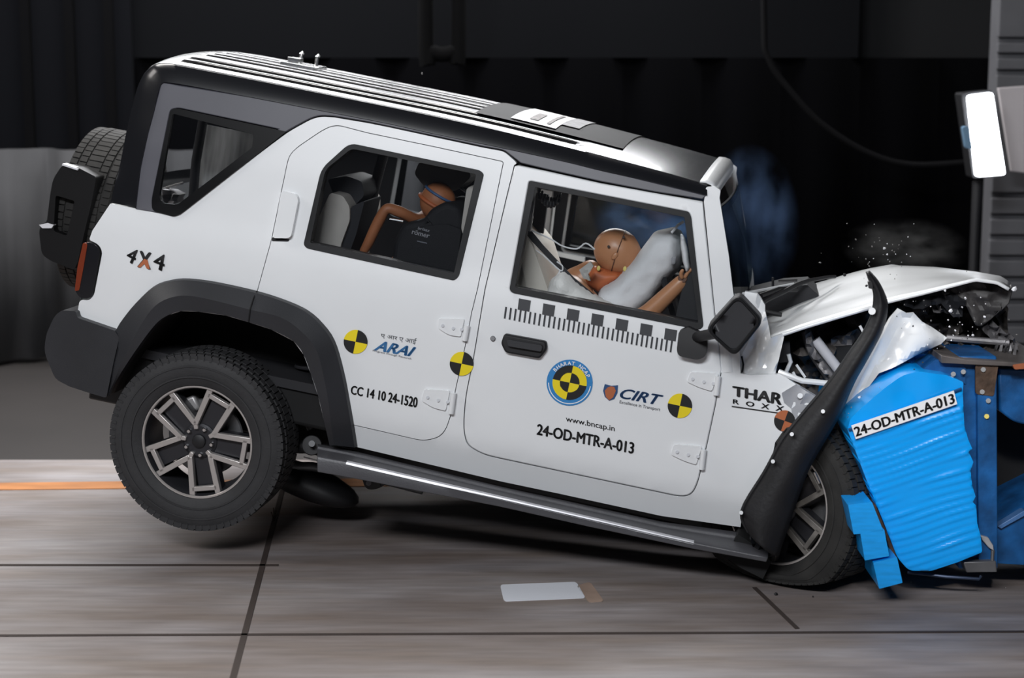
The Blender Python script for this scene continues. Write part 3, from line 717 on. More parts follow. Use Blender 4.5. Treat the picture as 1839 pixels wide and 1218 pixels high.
# front wheel, steered outwards and resting on the floor (given in world space)
fcw = WY(7.24)(1419, 930); fcw.z = .32
nx = R(43)
mw = Matrix.Translation(fcw) @ Matrix.Rotation(-nx, 4, 'Z') @ Matrix.Rotation(R(-6), 4, 'X') @ Matrix.Rotation(R(32), 4, 'Y')
w_f = build_wheel(car, MINV @ mw, dusty=True)
def flatten(o, mx):          # the tyre has lost its air and spreads on the floor
    inv = mx.inverted()
    for v in o.data.vertices:
        p = mx @ v.co
        if p.z < .07: p.z = .004+max(0, p.z+.09)*.4; v.co = inv @ p
flatten(w_f, mw)
w_fl = build_wheel(car, MINV @ Matrix.Translation(fcw+Vector((.0, 1.5, 0))) @ Matrix.Rotation(math.pi, 4, 'Z'), full=False, dusty=True)
# spare wheel on the tailgate
sc_ = P(.0)(203, 381)
sp = build_wheel(car, Matrix.Translation(sc_) @ Matrix.Rotation(R(-90), 4, 'Z'), full=False, dusty=True, name='spare_wheel')
cv = panel('spare_wheel_cover', P(-.43), R_([(112, 296, 8), (142, 302, 3), (173, 318, 5), (163, 370), (152, 415), (140, 470), (133, 485, 4), (92, 469, 6), (75, 458, 10), (70, 415, 6), (75, 403, 3), (84, 398, 4), (90, 350), (95, 322, 10)]), mat('cover_black', (12, 12, 14), .5, spec=.3), car,
           holes=[R_([(100, 351, 4), (134, 361, 4), (120, 424, 5), (96, 415, 5)])], th=(0, .8, 0), bevel=.012, grid=24)
panel('cover_plate', P(-.36), R_([(98, 345), (138, 355), (124, 430), (92, 420)]), mat('plate_dim', (46, 44, 40), .8, var=.6, vscale=30), cv, th=(0, .3, 0), grid=40)
panel('trim_strip', P(-.44), [(112, 294), (140, 303), (139, 306), (111, 297)], mat('pale_strip', (215, 215, 220), .4), cv, th=(0, .05, 0), grid=40)  # white rim highlights of the cover painted as pale strips
panel('trim_strip', P(-.44), [(70, 404), (84, 401), (96, 404), (92, 410), (76, 410)], mat('pale_strip', (215, 215, 220), .4), cv, th=(0, .03, 0), grid=40)

# door furniture ------------------------------------------------------
def hinge(parent, pts, knuckle, bolts):
    h = panel('hinge', S(.012), R_(pts, 3), PAINT, parent, th=(0, .02, 0), bevel=.005, grid=14)
    a, b_ = knuckle; tube('hinge_knuckle', [S(.014)(*a), S(.014)(*b_)], .012, PAINT, h, seg=12)
    for q in bolts: tube('hinge_bolt', [S(.010)(*q), S(.017)(*q)], .007, mat('bolt_white', (205, 207, 212), .4), h, seg=10)
hinge(rd, [(788, 572, 4), (834, 573, 4), (827, 605, 3), (806, 602, 8), (787, 590, 4)], ((839, 585), (834, 612)), [(795, 585), (814, 590), (829, 592)])
hinge(rd, [(762, 699, 4), (808, 702, 4), (800, 738, 3), (778, 733, 10), (757, 720, 4)], ((815, 706), (810, 743)), [(768, 714), (787, 719), (804, 722)])
hinge(fd, [(1240, 668, 5), (1291, 671, 5), (1278, 703, 4), (1255, 696, 10), (1234, 686, 4)], ((1290, 676), (1286, 710)), [(1244, 681), (1264, 686), (1281, 689)])
hinge(fd, [(1210, 798, 5), (1261, 802, 5), (1250, 835, 4), (1228, 828, 10), (1205, 817, 4)], ((1264, 808), (1260, 843)), [(1216, 812), (1236, 817), (1253, 820)])
dh = panel('door_handle', S(.03), R_([(905, 600, 5), (981, 614, 6), (982, 628, 5), (969, 645, 6), (907, 634, 6), (899, 617, 5)]), PLASTD, fd, th=(0, .04, 0), bevel=.008, grid=14)
panel('handle_grip', S(.05), R_([(910, 610, 4), (974, 621, 4), (972, 632, 4), (912, 622, 4)]), PLAST, dh, th=(0, .02, 0), bevel=.006, grid=14)
tube('lock_barrel', [S(.0)(885, 608), S(.012)(885, 608)], .011, STEEL, fd, seg=16, bevel=.002)
rh = panel('door_handle', S(.028), R_([(505, 343, 5), (530, 348, 8), (536, 358, 8), (522, 428, 8), (490, 428, 5)]), PAINT, rd, th=(0, .04, 0), bevel=.012, seg=3, grid=14)
panel('grip_shadow_gap', S(.004), R_([(489, 426, 2), (520, 430, 3), (518, 434, 3), (488, 433, 2)]), SEAL, rh, th=(0, .02, 0), grid=20)
# mirror
mr = panel('wing_mirror', P(-1.10), R_([(1325, 527, 16), (1372, 577, 16), (1319, 643, 16), (1265, 593, 16)], n=6), PLAST, car, th=(0, .12, 0), bevel=.02, seg=3, grid=14)
panel('mirror_rim', P(-1.106), R_([(1325, 529, 15), (1369, 577, 15), (1319, 640, 15), (1268, 593, 15)], n=6), SEAL, mr, holes=[R_([(1325, 536, 14), (1362, 577, 14), (1318, 632, 14), (1275, 593, 14)], n=6)], th=(0, .03, 0), bevel=.003, grid=14)
mb = panel('mirror_mount', S(.05), R_([(1219, 595, 6), (1236, 588), (1262, 600, 6), (1271, 612, 8), (1268, 640, 10), (1254, 647, 8), (1219, 640, 8), (1215, 630, 6)]), PLASTD, mr, th=(0, .05, 0), bevel=.012, grid=14)
tube('mirror_arm', [S(.03)(1250, 606), P(-.98)(1268, 602), P(-1.04)(1290, 598)], .022, PLASTD, mr, seg=12)

# lettering and markers ----------------------------------------------
D1, D2, D3 = S(.0045), S(.0062), S(.0078)
def target(parent, cx, cy, r, a0=-12, ya=YEL, yb=YEL):
    return decal('crash_target', D2, [(arc(cx, cy, 0, r, a0, a0+90, 10), 1), (arc(cx, cy, 0, r, a0+90, a0+180, 10), 0), (arc(cx, cy, 0, r, a0+180, a0+270, 10), 1), (arc(cx, cy, 0, r, a0+270, a0+360, 10), 2)], [ya, BLK, yb], parent, grid=20)
target(rd, 638.5, 614, 21.5); target(fd, 1221, 729, 22)
target(bs, 829, 653.5, 21.5)
target(bs, 1409, 756, 19, a0=-20, ya=BRN, yb=BRN)
em = decal('round_emblem', D1, [(arc(1023, 687.5, 0, 41.5, 0, 359.9, 40), 0), ], [BLU], fd, grid=30)
decal('emblem_ring', S(.0055), [(arc(1023, 687.5, 37, 38.6, 180, 350, 24), 0)], [WHT], em)
decal('emblem_quadrants', D2, [(arc(1023, 687.5, 17.5, 31, 78, 168, 8), 1), (arc(1023, 687.5, 17.5, 31, -12, 78, 8), 0), (arc(1023, 687.5, 17.5, 31, -102, -12, 8), 1), (arc(1023, 687.5, 17.5, 31, 168, 258, 8), 0),
      (arc(1023, 687.5, 0, 18, 78, 168, 8), 0), (arc(1023, 687.5, 0, 18, -12, 78, 8), 1), (arc(1023, 687.5, 0, 18, -102, -12, 8), 0), (arc(1023, 687.5, 0, 18, 168, 258, 8), 1)], [YEL, BLK], em, grid=14)
s_ = 'BHARAT NCAP'; Vs = []; Fs_ = []
for i, ch in enumerate(s_):
    if ch == ' ': continue
    a = 138-i*(118/10); V, Fq = textgeo(ch, .02); x0 = min(v.x for v in V); x1 = max(v.x for v in V); y1 = max(v.y for v in V)
    h = 6.6; b0 = len(Vs)
    for v in V:
        lx = (v.x-(x0+x1)/2)/y1*h; ly = v.y/y1*h; rr_ = 31.8+ly; aa = R(a); cx_ = 1023+rr_*math.cos(aa)+lx*math.sin(aa); cy_ = 687.5-rr_*math.sin(aa)+lx*math.cos(aa)
        Vs.append(D3(cx_, cy_))
    Fs_ += [[q+b0 for q in f] for f in Fq]
mk('lettering', Vs, Fs_, WHT, em, smooth=False)
text('lettering', 'www.bncap.in', D1, [(1016, 747), (1104, 765), (1104, 778), (1016, 760)], BLK, fd, bold=.012)
text('lettering', '24-OD-MTR-A-013', D1, [(965, 761), (1140, 795), (1138, 816), (963, 781)], BLK, fd, bold=.042)
text('lettering', 'CIRT', D1, [(1117, 697), (1192, 710), (1186, 729), (1111, 715)], BLUD, fd, bold=.03, shear=.25)
text('lettering', 'Excellence in Transport', D1, [(1113, 719), (1186, 733), (1185, 740), (1112, 726)], GRYD, fd, bold=.01)
sh_ = decal('shield_emblem', D1, [([(1086, 690), (1098, 693), (1110, 692), (1109, 706), (1103, 717), (1094, 720), (1086, 713), (1083, 702)], 0)], [BLUD], fd)
decal('shield_figure', D2, [([(1097, 694), (1103, 695), (1106, 702), (1101, 714), (1094, 719), (1088, 713), (1086, 702), (1091, 696)], 0)], [BRN], sh_)
text('lettering', 'ARAI', D1, [(678, 611), (748, 624), (740, 641), (671, 629)], mat('decal_arai_blue', (48, 108, 160), .5), rd, bold=.04, shear=.22)
try: text('lettering', 'ए आर ए आई', D1, [(684, 597), (749, 608), (746, 620), (684, 607)], GRYD, rd, bold=.004)
except Exception: pass
text('lettering', 'Progress through Research', D1, [(670, 628), (739, 643), (738, 647), (669, 632)], GRYD, rd, bold=.0)
text('lettering', 'CC 14 10 24-1520', D1, [(631, 692), (751, 714), (749, 733), (629, 708)], BLK, rd, bold=.045)
text('lettering', '4', S(.004), [(236, 445), (250, 450), (240, 476), (223, 466)], BLK, bs, bold=.025)
text('lettering', '4', S(.004), [(283, 455), (298, 458), (294, 489), (271, 478)], BLK, bs, bold=.025)
x_ = text('lettering', 'X', S(.004), [(250, 450), (273, 454), (271, 485), (246, 480)], BLK, bs, bold=.05)
decal('lettering_accent', S(.0055), [([(259, 465), (265, 467), (269, 484), (263, 482), (259, 474), (252, 481), (247, 479), (255, 470)], 0)], [BRN], x_)
text('lettering', 'THAR', S(.004), [(1315, 693), (1407, 707), (1404, 728), (1315, 711)], BLK, bs, bold=.05)
text('lettering', 'R O X X', S(.004), [(1316, 717), (1409, 730), (1407, 740), (1316, 725)], BLK, bs, bold=.03, space=1.35)
decal('lettering_line', S(.004), [([(1314, 729), (1405, 742), (1405, 744), (1314, 731)], 0)], [BLK], bs)
pl = []
for k in range(35):
    x = 905+8.76*k; y = 551+1.78*k; L = 21
    pl.append(([(x+2.4, y), (x+5.6, y+.7), (x+2.8, y+L+.7), (x-.4, y+L)], 0))
for k in range(7):
    x = 932+43.8*k; y = 536+8.9*k; pl.append(([(x, y), (x+21.5, y+4), (x+18.5, y+24), (x-2.5, y+20)], 0))
decal('scale_marker', D1, pl, [mat('marker_black', (40, 42, 48), .55)], fd, grid=40)
# ================================================================== CRUSHED NOSE
def wob(a, f=.05, seed=0.): return lambda px, py, d: Vector((0, a*noise.noise(Vector((px*f, py*f, seed))), 0))
bl_ = [(1384, 609), (1444, 589), (1500, 572), (1565, 553), (1590, 544), (1660, 527), (1751, 503), (1790, 508), (1812, 520)]
bm2 = [(1372, 559), (1446, 527), (1500, 507), (1554, 491), (1611, 481), (1680, 484), (1751, 494), (1796, 502), (1813, 513)]
bt_ = [(1404, 530), (1434, 528), (1448, 516), (1490, 505), (1554, 489), (1611, 479), (1680, 482), (1751, 490), (1797, 498), (1813, 509)]
n = 60
c1 = resample([P(-.76)(*p) for p in bl_], n); c2 = resample([P(-.05)(*p) for p in bm2], n); c3 = resample([P(.25)(*p) for p in bt_], n)
rows = []
for k in range(13): rows.append([a.lerp(b_, k/12)+Vector((0, 0, .006*noise.noise(Vector((a.x*6, k*.5, 0)))*math.sin(math.pi*k/12))) for a, b_ in zip(c1, c2)])
for k in range(1, 5):
    t = k/4; rows.append([a.lerp(b_, t)+Vector((0, 0, .012*math.sin(math.pi*t)*(1 if a.x < 2.75 else .2))) for a, b_ in zip(c2, c3)])
for k in range(1, 8):
    t = k/7; rows.append([Vector((p.x, p.y+.5*t, p.z-.10*t-.05*t*t)) for p in c3])
bn = loft('bonnet', rows, PAINT, car, solid=.012, angle=50)
loft('bonnet_underside', [[p+Vector((0, .03, -.014)) for p in r] for r in rows[:-1:3]], PLASTD, bn, angle=60)
# cowl with wipers
panel('cowl', P(-.25), R_([(1345, 530), (1405, 515), (1450, 512), (1470, 530), (1440, 560), (1400, 640), (1330, 660), (1325, 560)]), TRIM, car, th=(0, .3, 0), grid=20)
wp = tube('wiper_arm', [P(-.55)(1404, 566), P(-.55)(1364, 556), P(-.5)(1372, 541), P(-.4)(1408, 524), P(-.3)(1440, 508), P(-.2)(1480, 499), P(-.15)(1500, 497)], [.009, .014, .013, .011, .010, .009, .008], PLASTD, car, sm=4, seg=8)
tube('wiper_arm', [P(-.5)(1366, 532), P(-.4)(1400, 520), P(-.3)(1430, 520)], .013, PLASTD, car, seg=8)
tube('cowl_edge', [P(-.62)(1335, 527), P(-.45)(1362, 522), P(-.3)(1425, 510)], .006, PAINT, car, seg=8)
tube('washer_pipe', [P(-.2)(1388, 514), P(-.2)(1388, 498)], .006, TRIM, car, seg=6); tube('washer_pipe', [P(-.2)(1398, 505), P(-.2)(1432, 504)], .006, CHROME, car, seg=6)
panel('windscreen_corner', P(-.78), R_([(1338, 524), (1360, 527), (1374, 548), (1374, 566), (1350, 560), (1330, 560)]), PAINT, car, th=(0, .03, 0), grid=12, disp=wob(.03, .08))
# crumpled inner wing between the door and the engine bay
panel('inner_wing', S(-.03), R_([(1322, 560), (1375, 560), (1384, 606), (1404, 600), (1408, 606), (1400, 640), (1391, 678), (1330, 676), (1322, 620)]), PAINT, car, th=(0, .02, 0), grid=7,
      disp=lambda x, y, d: Vector((0, .05*(abs(((x*.9+y*.55)/34.) % 1-.5)-.25)+.02*noise.noise(Vector((x*.06, y*.06, 2))), 0)))
tube('wing_seam', [S(-.02)(1332, 640), S(-.02)(1335, 655), S(-.02)(1333, 668)], .004, SEAL, car, seg=6)
tube('hinge_pillar', [S(-.045)(1305, 600), S(-.045)(1308, 668)], .05, PAINT, car, seg=16)
# engine bay: one dark crumpled mass plus the bits that stand out
panel('engine_bay', P(-.42), R_([(1400, 590), (1470, 560), (1590, 552), (1700, 530), (1780, 520), (1800, 530), (1815, 560), (1800, 620), (1750, 652), (1640, 660), (1560, 700), (1490, 800), (1420, 720), (1392, 690)]), ENG, car, th=(0, .45, 0), grid=8,
      disp=lambda x, y, d: Vector((0, .22*noise.noise(Vector((x*.028, y*.028, 5)))+.07*noise.noise(Vector((x*.09, y*.09, 1))), 0)))
panel('front_grille', P(-.66), R_([(1751, 505, 6), (1808, 512, 8), (1820, 522, 6), (1812, 545), (1765, 588, 4), (1752, 585), (1735, 550), (1700, 540), (1690, 522)]), mat('grille_grey', (62, 60, 60), .6, bump=.3, bscale=30, var=.3), car, th=(0, .1, 0), grid=8, bevel=.006, disp=wob(.05, .05, 4))
panel('grille_trim', P(-.68), R_([(1610, 540), (1700, 520), (1735, 540), (1728, 568), (1712, 570), (1690, 545), (1640, 556)]), PLAST, car, th=(0, .06, 0), grid=8, disp=wob(.08, .06, 9))
pf = panel('crumpled_bracket', P(-.62), R_([(1672, 548), (1708, 540), (1728, 560), (1722, 570), (1700, 562), (1676, 560)]), ENG2, car, th=(0, .03, 0), grid=6, disp=wob(.08, .12, 9))
panel('crumpled_bracket', P(-.60), R_([(1762, 590), (1782, 576), (1800, 592), (1822, 606), (1832, 641), (1784, 641), (1790, 618), (1770, 600)]), ENG2, car, th=(0, .03, 0), grid=6, disp=wob(.1, .1, 3))
for i in range(5):
    x = 1788+i*9; panel('torn_fin', P(-.64-.01*i), [(x, 622-i), (x+5, 620-i), (x-1, 642), (x-7, 642)], ENG2, car, th=(0, .02, 0), grid=9, disp=wob(.04, .2, i))
tube('crossmember', [P(-.6)(1700, 607), P(-.62)(1760, 612), P(-.62)(1812, 616)], .014, ENG2, car, seg=8)
panel('radiator_mount', P(-.58), R_([(1700, 612), (1790, 616), (1790, 642), (1720, 648), (1670, 640)]), ENG, car, th=(0, .3, 0), grid=7, disp=wob(.08, .1, 6))
tube('strut', [P(-.58)(1447, 594), P(-.58)(1462, 632), P(-.58)(1505, 694)], [.02, .026, .03], ENG2, car, sm=5)
tube('strut', [P(-.62)(1464, 610), P(-.62)(1512, 672)], .022, mat('strut_pale', (190, 190, 195), .4), car)
panel('torn_panel', P(-.64), R_([(1446, 592), (1456, 596), (1462, 625), (1482, 655), (1510, 690), (1500, 694), (1470, 660), (1448, 625)]), ENG2, car, th=(0, .02, 0), grid=7, disp=wob(.06, .1, 7))
panel('fuse_box', P(-.66), R_([(1404, 614, 3), (1418, 612, 3), (1420, 650, 3), (1398, 652, 3)]), TRIM, car, th=(0, .12, 0), bevel=.006, grid=20)
tube('torn_rod', [P(-.68)(1416, 636), P(-.68)(1420, 650), P(-.68)(1412, 668)], .009, PAINT, car, seg=8)
for a, b_ in (((1430, 655), (1446, 678)), ((1424, 668), (1432, 684)), ((1400, 672), (1420, 680)), ((1544, 585), (1552, 600))): tube('torn_rod', [P(-.7)(*a), P(-.7)(*b_)], .006, PAINT, car, seg=6)
tube('wing_rail', [S(-.01)(1398, 668), S(0)(1440, 684), P(-.8)(1500, 690)], .012, PAINT, car, seg=8)
panel('fuse_box', P(-.5), R_([(1492, 608), (1540, 590), (1548, 600), (1530, 620), (1492, 622)]), ENG2, car, th=(0, .1, 0), grid=8, disp=wob(.05, .1, 2))
panel('battery', P(-.5), R_([(1485, 624, 3), (1535, 620, 3), (1525, 655), (1500, 668), (1490, 650)]), VOID, car, th=(0, .2, 0), bevel=.005, grid=20)
# folded grey flap in front of the flank
panel('wing_flap', P(-.865), R_([(1404, 706), (1429, 691), (1473, 717), (1464, 727), (1456, 745), (1432, 755), (1424, 752), (1421, 735), (1408, 722)]), mat('grey_primer', (160, 161, 166), .5), car, th=(0, .015, 0), grid=10, disp=wob(.02, .06, 1))
tube('bolt', [P(-.875)(1437, 711), P(-.885)(1437, 711)], .011, PAINT, car, seg=12)
# white crumpled front wing
def fold(x, y, d):
    t = ((x-1511)*.62+(y-739)*.55); return Vector((0, -.05*math.exp(-((x+y*.62-2010)/26.)**2)+.035*math.sin((x*1.0+y*.55)/17.)*min(1, d/10)+.004*noise.noise(Vector((x*.06, y*.06, 0))), 0))
wg = panel('front_wing', P(-.84), R_([(1511, 739), (1530, 700), (1550, 655), (1576, 608), (1597, 571), (1612, 554), (1628, 562), (1640, 560), (1654, 574), (1672, 586), (1701, 607), (1690, 618), (1658, 632), (1622, 648), (1578, 668), (1562, 690), (1546, 712), (1543, 724), (1526, 731)]), PAINT, car, th=(0, .012, 0), grid=7, disp=fold, angle=30)
panel('torn_edge', P(-.80), R_([(1578, 664), (1640, 634), (1660, 618), (1692, 604), (1668, 632), (1640, 652), (1600, 668), (1576, 680)]), FRAMEB, wg, th=(0, .015, 0), grid=7, disp=wob(.05, .1, 2))
panel('torn_liner', P(-.78), R_([(1508, 745), (1546, 722), (1575, 692), (1620, 664), (1660, 650), (1700, 640), (1730, 648), (1700, 660), (1640, 664), (1590, 690), (1556, 720), (1528, 752), (1500, 790), (1485, 800)]), ENG, car, th=(0, .25, 0), grid=7, disp=wob(.12, .08, 6))
# torn-off front wheel-arch flare, a long curved band
GA = [(1558, 487), (1564, 505), (1571, 524), (1571, 545), (1566, 568), (1550, 600), (1524, 637), (1500, 672), (1474, 705), (1440, 745), (1405, 790), (1375, 845), (1333, 917), (1345, 955)]
GB = [(1560, 488), (1575, 505), (1587, 528), (1592, 545), (1590, 570), (1580, 600), (1556, 645), (1532, 688), (1512, 735), (1490, 775), (1468, 812), (1448, 850), (1428, 905), (1408, 965), (1395, 1000)]
ga = resample([P(-1.06)(*p) for p in smoothline([Vector(p) for p in GA], 5)], 80); gb = resample([P(-1.04)(*p) for p in smoothline([Vector(p) for p in GB], 5)], 80)
rw = []
for k in range(9):
    t = k/8; rw.append([a.lerp(b_, t)+Vector((0, -.05*math.sin(math.pi*t)-.0, 0)) for a, b_ in zip(ga, gb)])
fr = loft('front_arch_flare', rw, mat('torn_black_plastic', (24, 24, 27), .55, bump=.15, bscale=60, var=.3, vscale=8), car, solid=.012, angle=60)
tube('flare_bead', [p+Vector((0, -.004, 0)) for p in ga], .008, PLASTD, fr, seg=8)
for q in ((1514, 606), (1548, 514), (1506, 548)): pass
panel('clip', P(-1.10), R_([(1558, 507), (1566, 504), (1568, 520), (1560, 518)]), PLASTD, fr, th=(0, .03, 0), grid=20)
tube('fastener', [P(-1.12)(1566, 559), P(-1.07)(1566, 559)], .014, PAINT, fr, seg=12)
for q in ((1478, 739), (1422, 780), (1388, 829), (1331, 921)): tube('fastener', [P(-1.13)(*q), P(-1.05)(*q)], .008, PAINT, fr, seg=10)
panel('torn_flare_edge', P(-.95), R_([(1440, 745), (1462, 744), (1440, 790), (1400, 845), (1380, 842), (1386, 820), (1394, 795), (1412, 770), (1424, 766)]), RUBF, car, th=(0, .02, 0), grid=8, disp=wob(.04, .12, 2))
panel('front_liner', P(-.80), R_([(1345, 920), (1400, 850), (1470, 770), (1510, 750), (1518, 790), (1525, 850), (1525, 900), (1500, 890), (1470, 850), (1420, 900), (1400, 980), (1350, 975)]), VOID, car, th=(0, .5, 0), grid=14, disp=wob(.1, .04, 2))
panel('front_liner', P(-.93), R_([(1342, 925), (1380, 900), (1412, 905), (1395, 960), (1390, 1002), (1352, 985)]), PLASTD, car, th=(0, .1, 0), grid=9, disp=wob(.05, .09, 2))
tube('control_arm', [P(-.75)(1510, 760), P(-.75)(1480, 800), P(-.8)(1455, 830), P(-.8)(1463, 842)], [.03, .04, .02, .014], RUBF, car, sm=4)
tube('tie_rod', [P(-1.0)(1463, 848), P(-1.0)(1472, 868)], .006, CHROME, car, seg=6)
panel('mud_flap', P(-.9), R_([(1325, 960), (1365, 985), (1385, 1010), (1370, 1040), (1330, 1020), (1300, 1000)]), VOID, car, th=(0, .4, 0), grid=14)
# ================================================================== CABIN
seatM = CLOTHI
box('cabin_floor', (-.7, -.76, .28), (2.2, .76, .32), TRIM, car)
def seatpart(name, y0, pts, m, parent, wy, bev=.05, grid=40): return panel(name, P(y0), R_(pts, 6), m, parent, th=(0, wy, 0), bevel=bev, seg=4, grid=grid, angle=70)
for y0 in (-.62, .12):
    c_ = seatpart('front_seat', y0, [(838, 338), (856, 330), (880, 360), (938, 420), (962, 450), (985, 520), (1000, 600), (1100, 640), (1090, 690), (900, 660), (862, 520), (828, 410)], seatM, car, .5)
    seatpart('seat_bolster', y0-.02, [(942, 422), (956, 440), (984, 520), (990, 560), (950, 570), (946, 520), (936, 470)], seatM, c_, .09, bev=.03)
    seatpart('headrest', y0+.12, [(752, 292), (838, 294), (846, 318), (820, 342), (790, 346), (762, 336), (744, 312)], LINER, c_, .26, bev=.04)
    tube('headrest_post', [P(y0+.2)(815, 330), P(y0+.2)(845, 352)], .008, CHROME, c_)
# the rear bench
rs = seatpart('rear_seat', -.62, [(593, 346), (616, 352), (628, 372), (628, 396), (612, 440), (604, 500), (540, 500), (560, 425), (575, 385)], seatM, car, .55, bev=.04)
seatpart('headrest', -.50, [(588, 322), (622, 316), (650, 326), (654, 352), (634, 372), (600, 352)], TRIM, rs, .28, bev=.04)
seatpart('headrest', .1, [(588, 322), (622, 316), (650, 326), (654, 352), (634, 372), (600, 352)], TRIM, rs, .28, bev=.04)
seatpart('seat_side', -.60, [(630, 372), (655, 360), (640, 420), (622, 470), (608, 470), (616, 430)], TRIM, rs, .3, bev=.03)
tube('grab_rail', [P(-.25)(690, 272), P(-.25)(672, 340), P(-.25)(650, 452)], .024, mat('belt_grey', (62, 62, 64), .7), car, seg=10)
tube('seat_belt', [P(-.3)(676, 355), P(-.35)(648, 398), P(-.4)(632, 440)], .012, TRIM, car, seg=6)
# far-side trim seen through the cabin
panel('far_pillar_trim', P(.66), R_([(972, 340), (992, 344), (984, 452), (964, 448)]), mat('pillar_grey', (190, 188, 188), .6), car, th=(0, .05, 0), grid=40)
tube('pillar_edge', [P(.64)(996, 368), P(.64)(986, 452)], .006, PAINT, car, seg=6)
panel('pillar_trim', P(-.70), R_([(956, 342), (962, 342), (952, 416), (946, 414)]), mat('pillar_grey2', (110, 108, 108), .6), car, th=(0, .03, 0), grid=40)
panel('pillar_trim', P(-.3), R_([(963, 345), (985, 350), (975, 420), (955, 412)]), TRIM, car, th=(0, .03, 0), grid=40)
coil = []
for k in range(60): a = k*.8; t = k/59; b0 = P(-.62)(966+40*t, 344+20*math.sin(t*2.6)); coil.append(b0+Vector((0, .02*math.cos(a), .02*math.sin(a))))
tube('cable_bundle', coil, .006, TRIM, car, seg=6)
panel('door_rail_far', P(.6), R_([(996, 451), (1050, 463), (1050, 471), (995, 459)]), PAINT, car, th=(0, .03, 0), grid=40)
panel('seat_belt', P(-.60), R_([(945, 412), (951, 410), (975, 440), (1003, 470), (1030, 498), (1068, 530), (1058, 536), (1020, 505), (985, 465), (946, 424)]), TRIM, car, th=(0, .006, 0), grid=14)
tube('steering_column', [P(-.35)(1290, 560), P(-.35)(1235, 540)], .03, TRIM, car)
panel('dashboard', P(-.66), R_([(1236, 474, 10), (1275, 470), (1300, 520), (1310, 640), (1200, 640), (1215, 560)]), TRIM, car, th=(0, 1.3, 0), bevel=.02, grid=40)
sw = lathe([(.17, -.0), (.18, .012), (.19, 0), (.18, -.012)], 48, closed=True)
swo = mk('steering_wheel', *sw, TRIM, car); pc_ = P(-.38)(1205, 520); swo.matrix_local = Matrix.Translation(pc_) @ Matrix.Rotation(R(90), 4, 'Z') @ Matrix.Rotation(R(-25), 4, 'X')
tube('tailgate_strut', [P(-.2)(365, 214), P(-.2)(352, 290), P(-.2)(346, 360)], .022, TRIM, car)  # added bar standing in for the far rear pillar
panel('luggage_screen', P(-.1), R_([(361, 222), (456, 241), (456, 268), (368, 334), (344, 330)]), mat('grey_mesh_screen', (205, 207, 208), .7, var=.45, vscale=5, stretch=(5, 1, .6)), car, th=(0, .01, 0), grid=20)  # added board, its colour painting the pale view through the quarter window
panel('jack', P(-.45), R_([(288, 352), (292, 340), (306, 342), (322, 350), (318, 364), (300, 370), (288, 366)]), ENG2, car, th=(0, .08, 0), grid=6, disp=wob(.04, .15, 2))
tube('luggage_rail', [P(-.4)(294, 339), P(-.4)(329, 328)], .007, CHROME, car, seg=6)
# unseen fill lights added under the roof to brighten the dim cabin
for x_, y_, p_ in ((1.45, .1, 5), (.45, .2, 4)):
    l_ = area('cabin_light', MCAR @ Vector((x_, y_, 1.40)), MCAR @ Vector((x_, y_-.25, .5)), .5, .3, p_)
# air bags
ab = pillow('airbag', P(-.42), R_([(1152, 447, 8), (1176, 415, 8), (1212, 407, 8), (1226, 418, 6), (1232, 450, 8), (1222, 482, 8), (1200, 505, 8), (1172, 545, 10), (1142, 568, 8), (1112, 562, 8), (1072, 535, 8), (1078, 515, 8), (1106, 500, 6), (1134, 472, 8)]), BAG, car, .16, back=1.2, grid=6, falloff=26, wrinkle=.012)
pillow('side_airbag', P(-.66), R_([(1222, 418, 5), (1229, 424, 5), (1236, 450, 5), (1240, 486, 4), (1232, 490, 4), (1226, 470, 4), (1222, 440, 4)]), BAG, car, .03, grid=4, falloff=7, wrinkle=.01)
tube('airbag_strap', [P(-.6)(1206, 418), P(-.6)(1218, 404), P(-.6)(1228, 398)], .006, BAG, ab, seg=6)
pillow('airbag_vent', P(-.585), R_([(1206, 462, 3), (1214, 460, 3), (1213, 474, 3), (1205, 476, 3)]), mat('vent_grey', (150, 150, 156), .8), ab, .006, grid=3, falloff=4)
# ================================================================== DUMMIES
def skinned(name, joints, edges, m, parent, sub=2, root=0):
    bm = bmesh.new(); ly = bm.verts.layers.skin.verify(); vs = []
    for i, j in enumerate(joints):
        v = bm.verts.new(j[0]); v[ly].radius = (j[1], j[1]); v[ly].use_root = (i == root); vs.append(v)
    for a, b in edges: bm.edges.new((vs[a], vs[b]))
    me = bpy.data.meshes.new(name); bm.to_mesh(me); bm.free(); me.materials.append(m)
    o = bpy.data.objects.new(name, me); COL.objects.link(o); o.parent = parent
    s = o.modifiers.new('skin', 'SKIN'); s.use_smooth_shade = True
    b = o.modifiers.new('sub', 'SUBSURF'); b.levels = sub; b.render_levels = sub
    return o
DL = P(-.38)
dm = empty('crash_test_dummy', 'tan crash test dummy in white shirt leaning into the airbag in the front seat', 'crash test dummy', mtx=MCAR @ Matrix.Translation(DL(1000, 640)))
def dl(px, py, y=-.38): return P(y)(px, py)-DL(1000, 640)
sh_l = dl(1030, 520, -.55); sh_r = dl(1040, 530, -.2)
J = [(dl(985, 615), .13), (dl(990, 570), .125), (dl(1005, 535), .13), (dl(1030, 512), .10), (dl(1052, 498), .062), (dl(1080, 475), .062),
     (dl(1032, 520, -.55), .062), (dl(1080, 575, -.62), .05), (dl(1152, 575, -.64), .047), (dl(1222, 508, -.64), .034), (dl(1230, 498, -.64), .027),
     (dl(1045, 530, -.2), .06), (dl(1100, 590, -.15), .05), (dl(1200, 520, -.15), .035),
     (dl(1070, 640, -.5), .09), (dl(1180, 650, -.5), .065), (dl(1240, 740, -.5), .05),
     (dl(1070, 640, -.26), .09), (dl(1180, 650, -.26), .065), (dl(1240, 740, -.26), .05)]
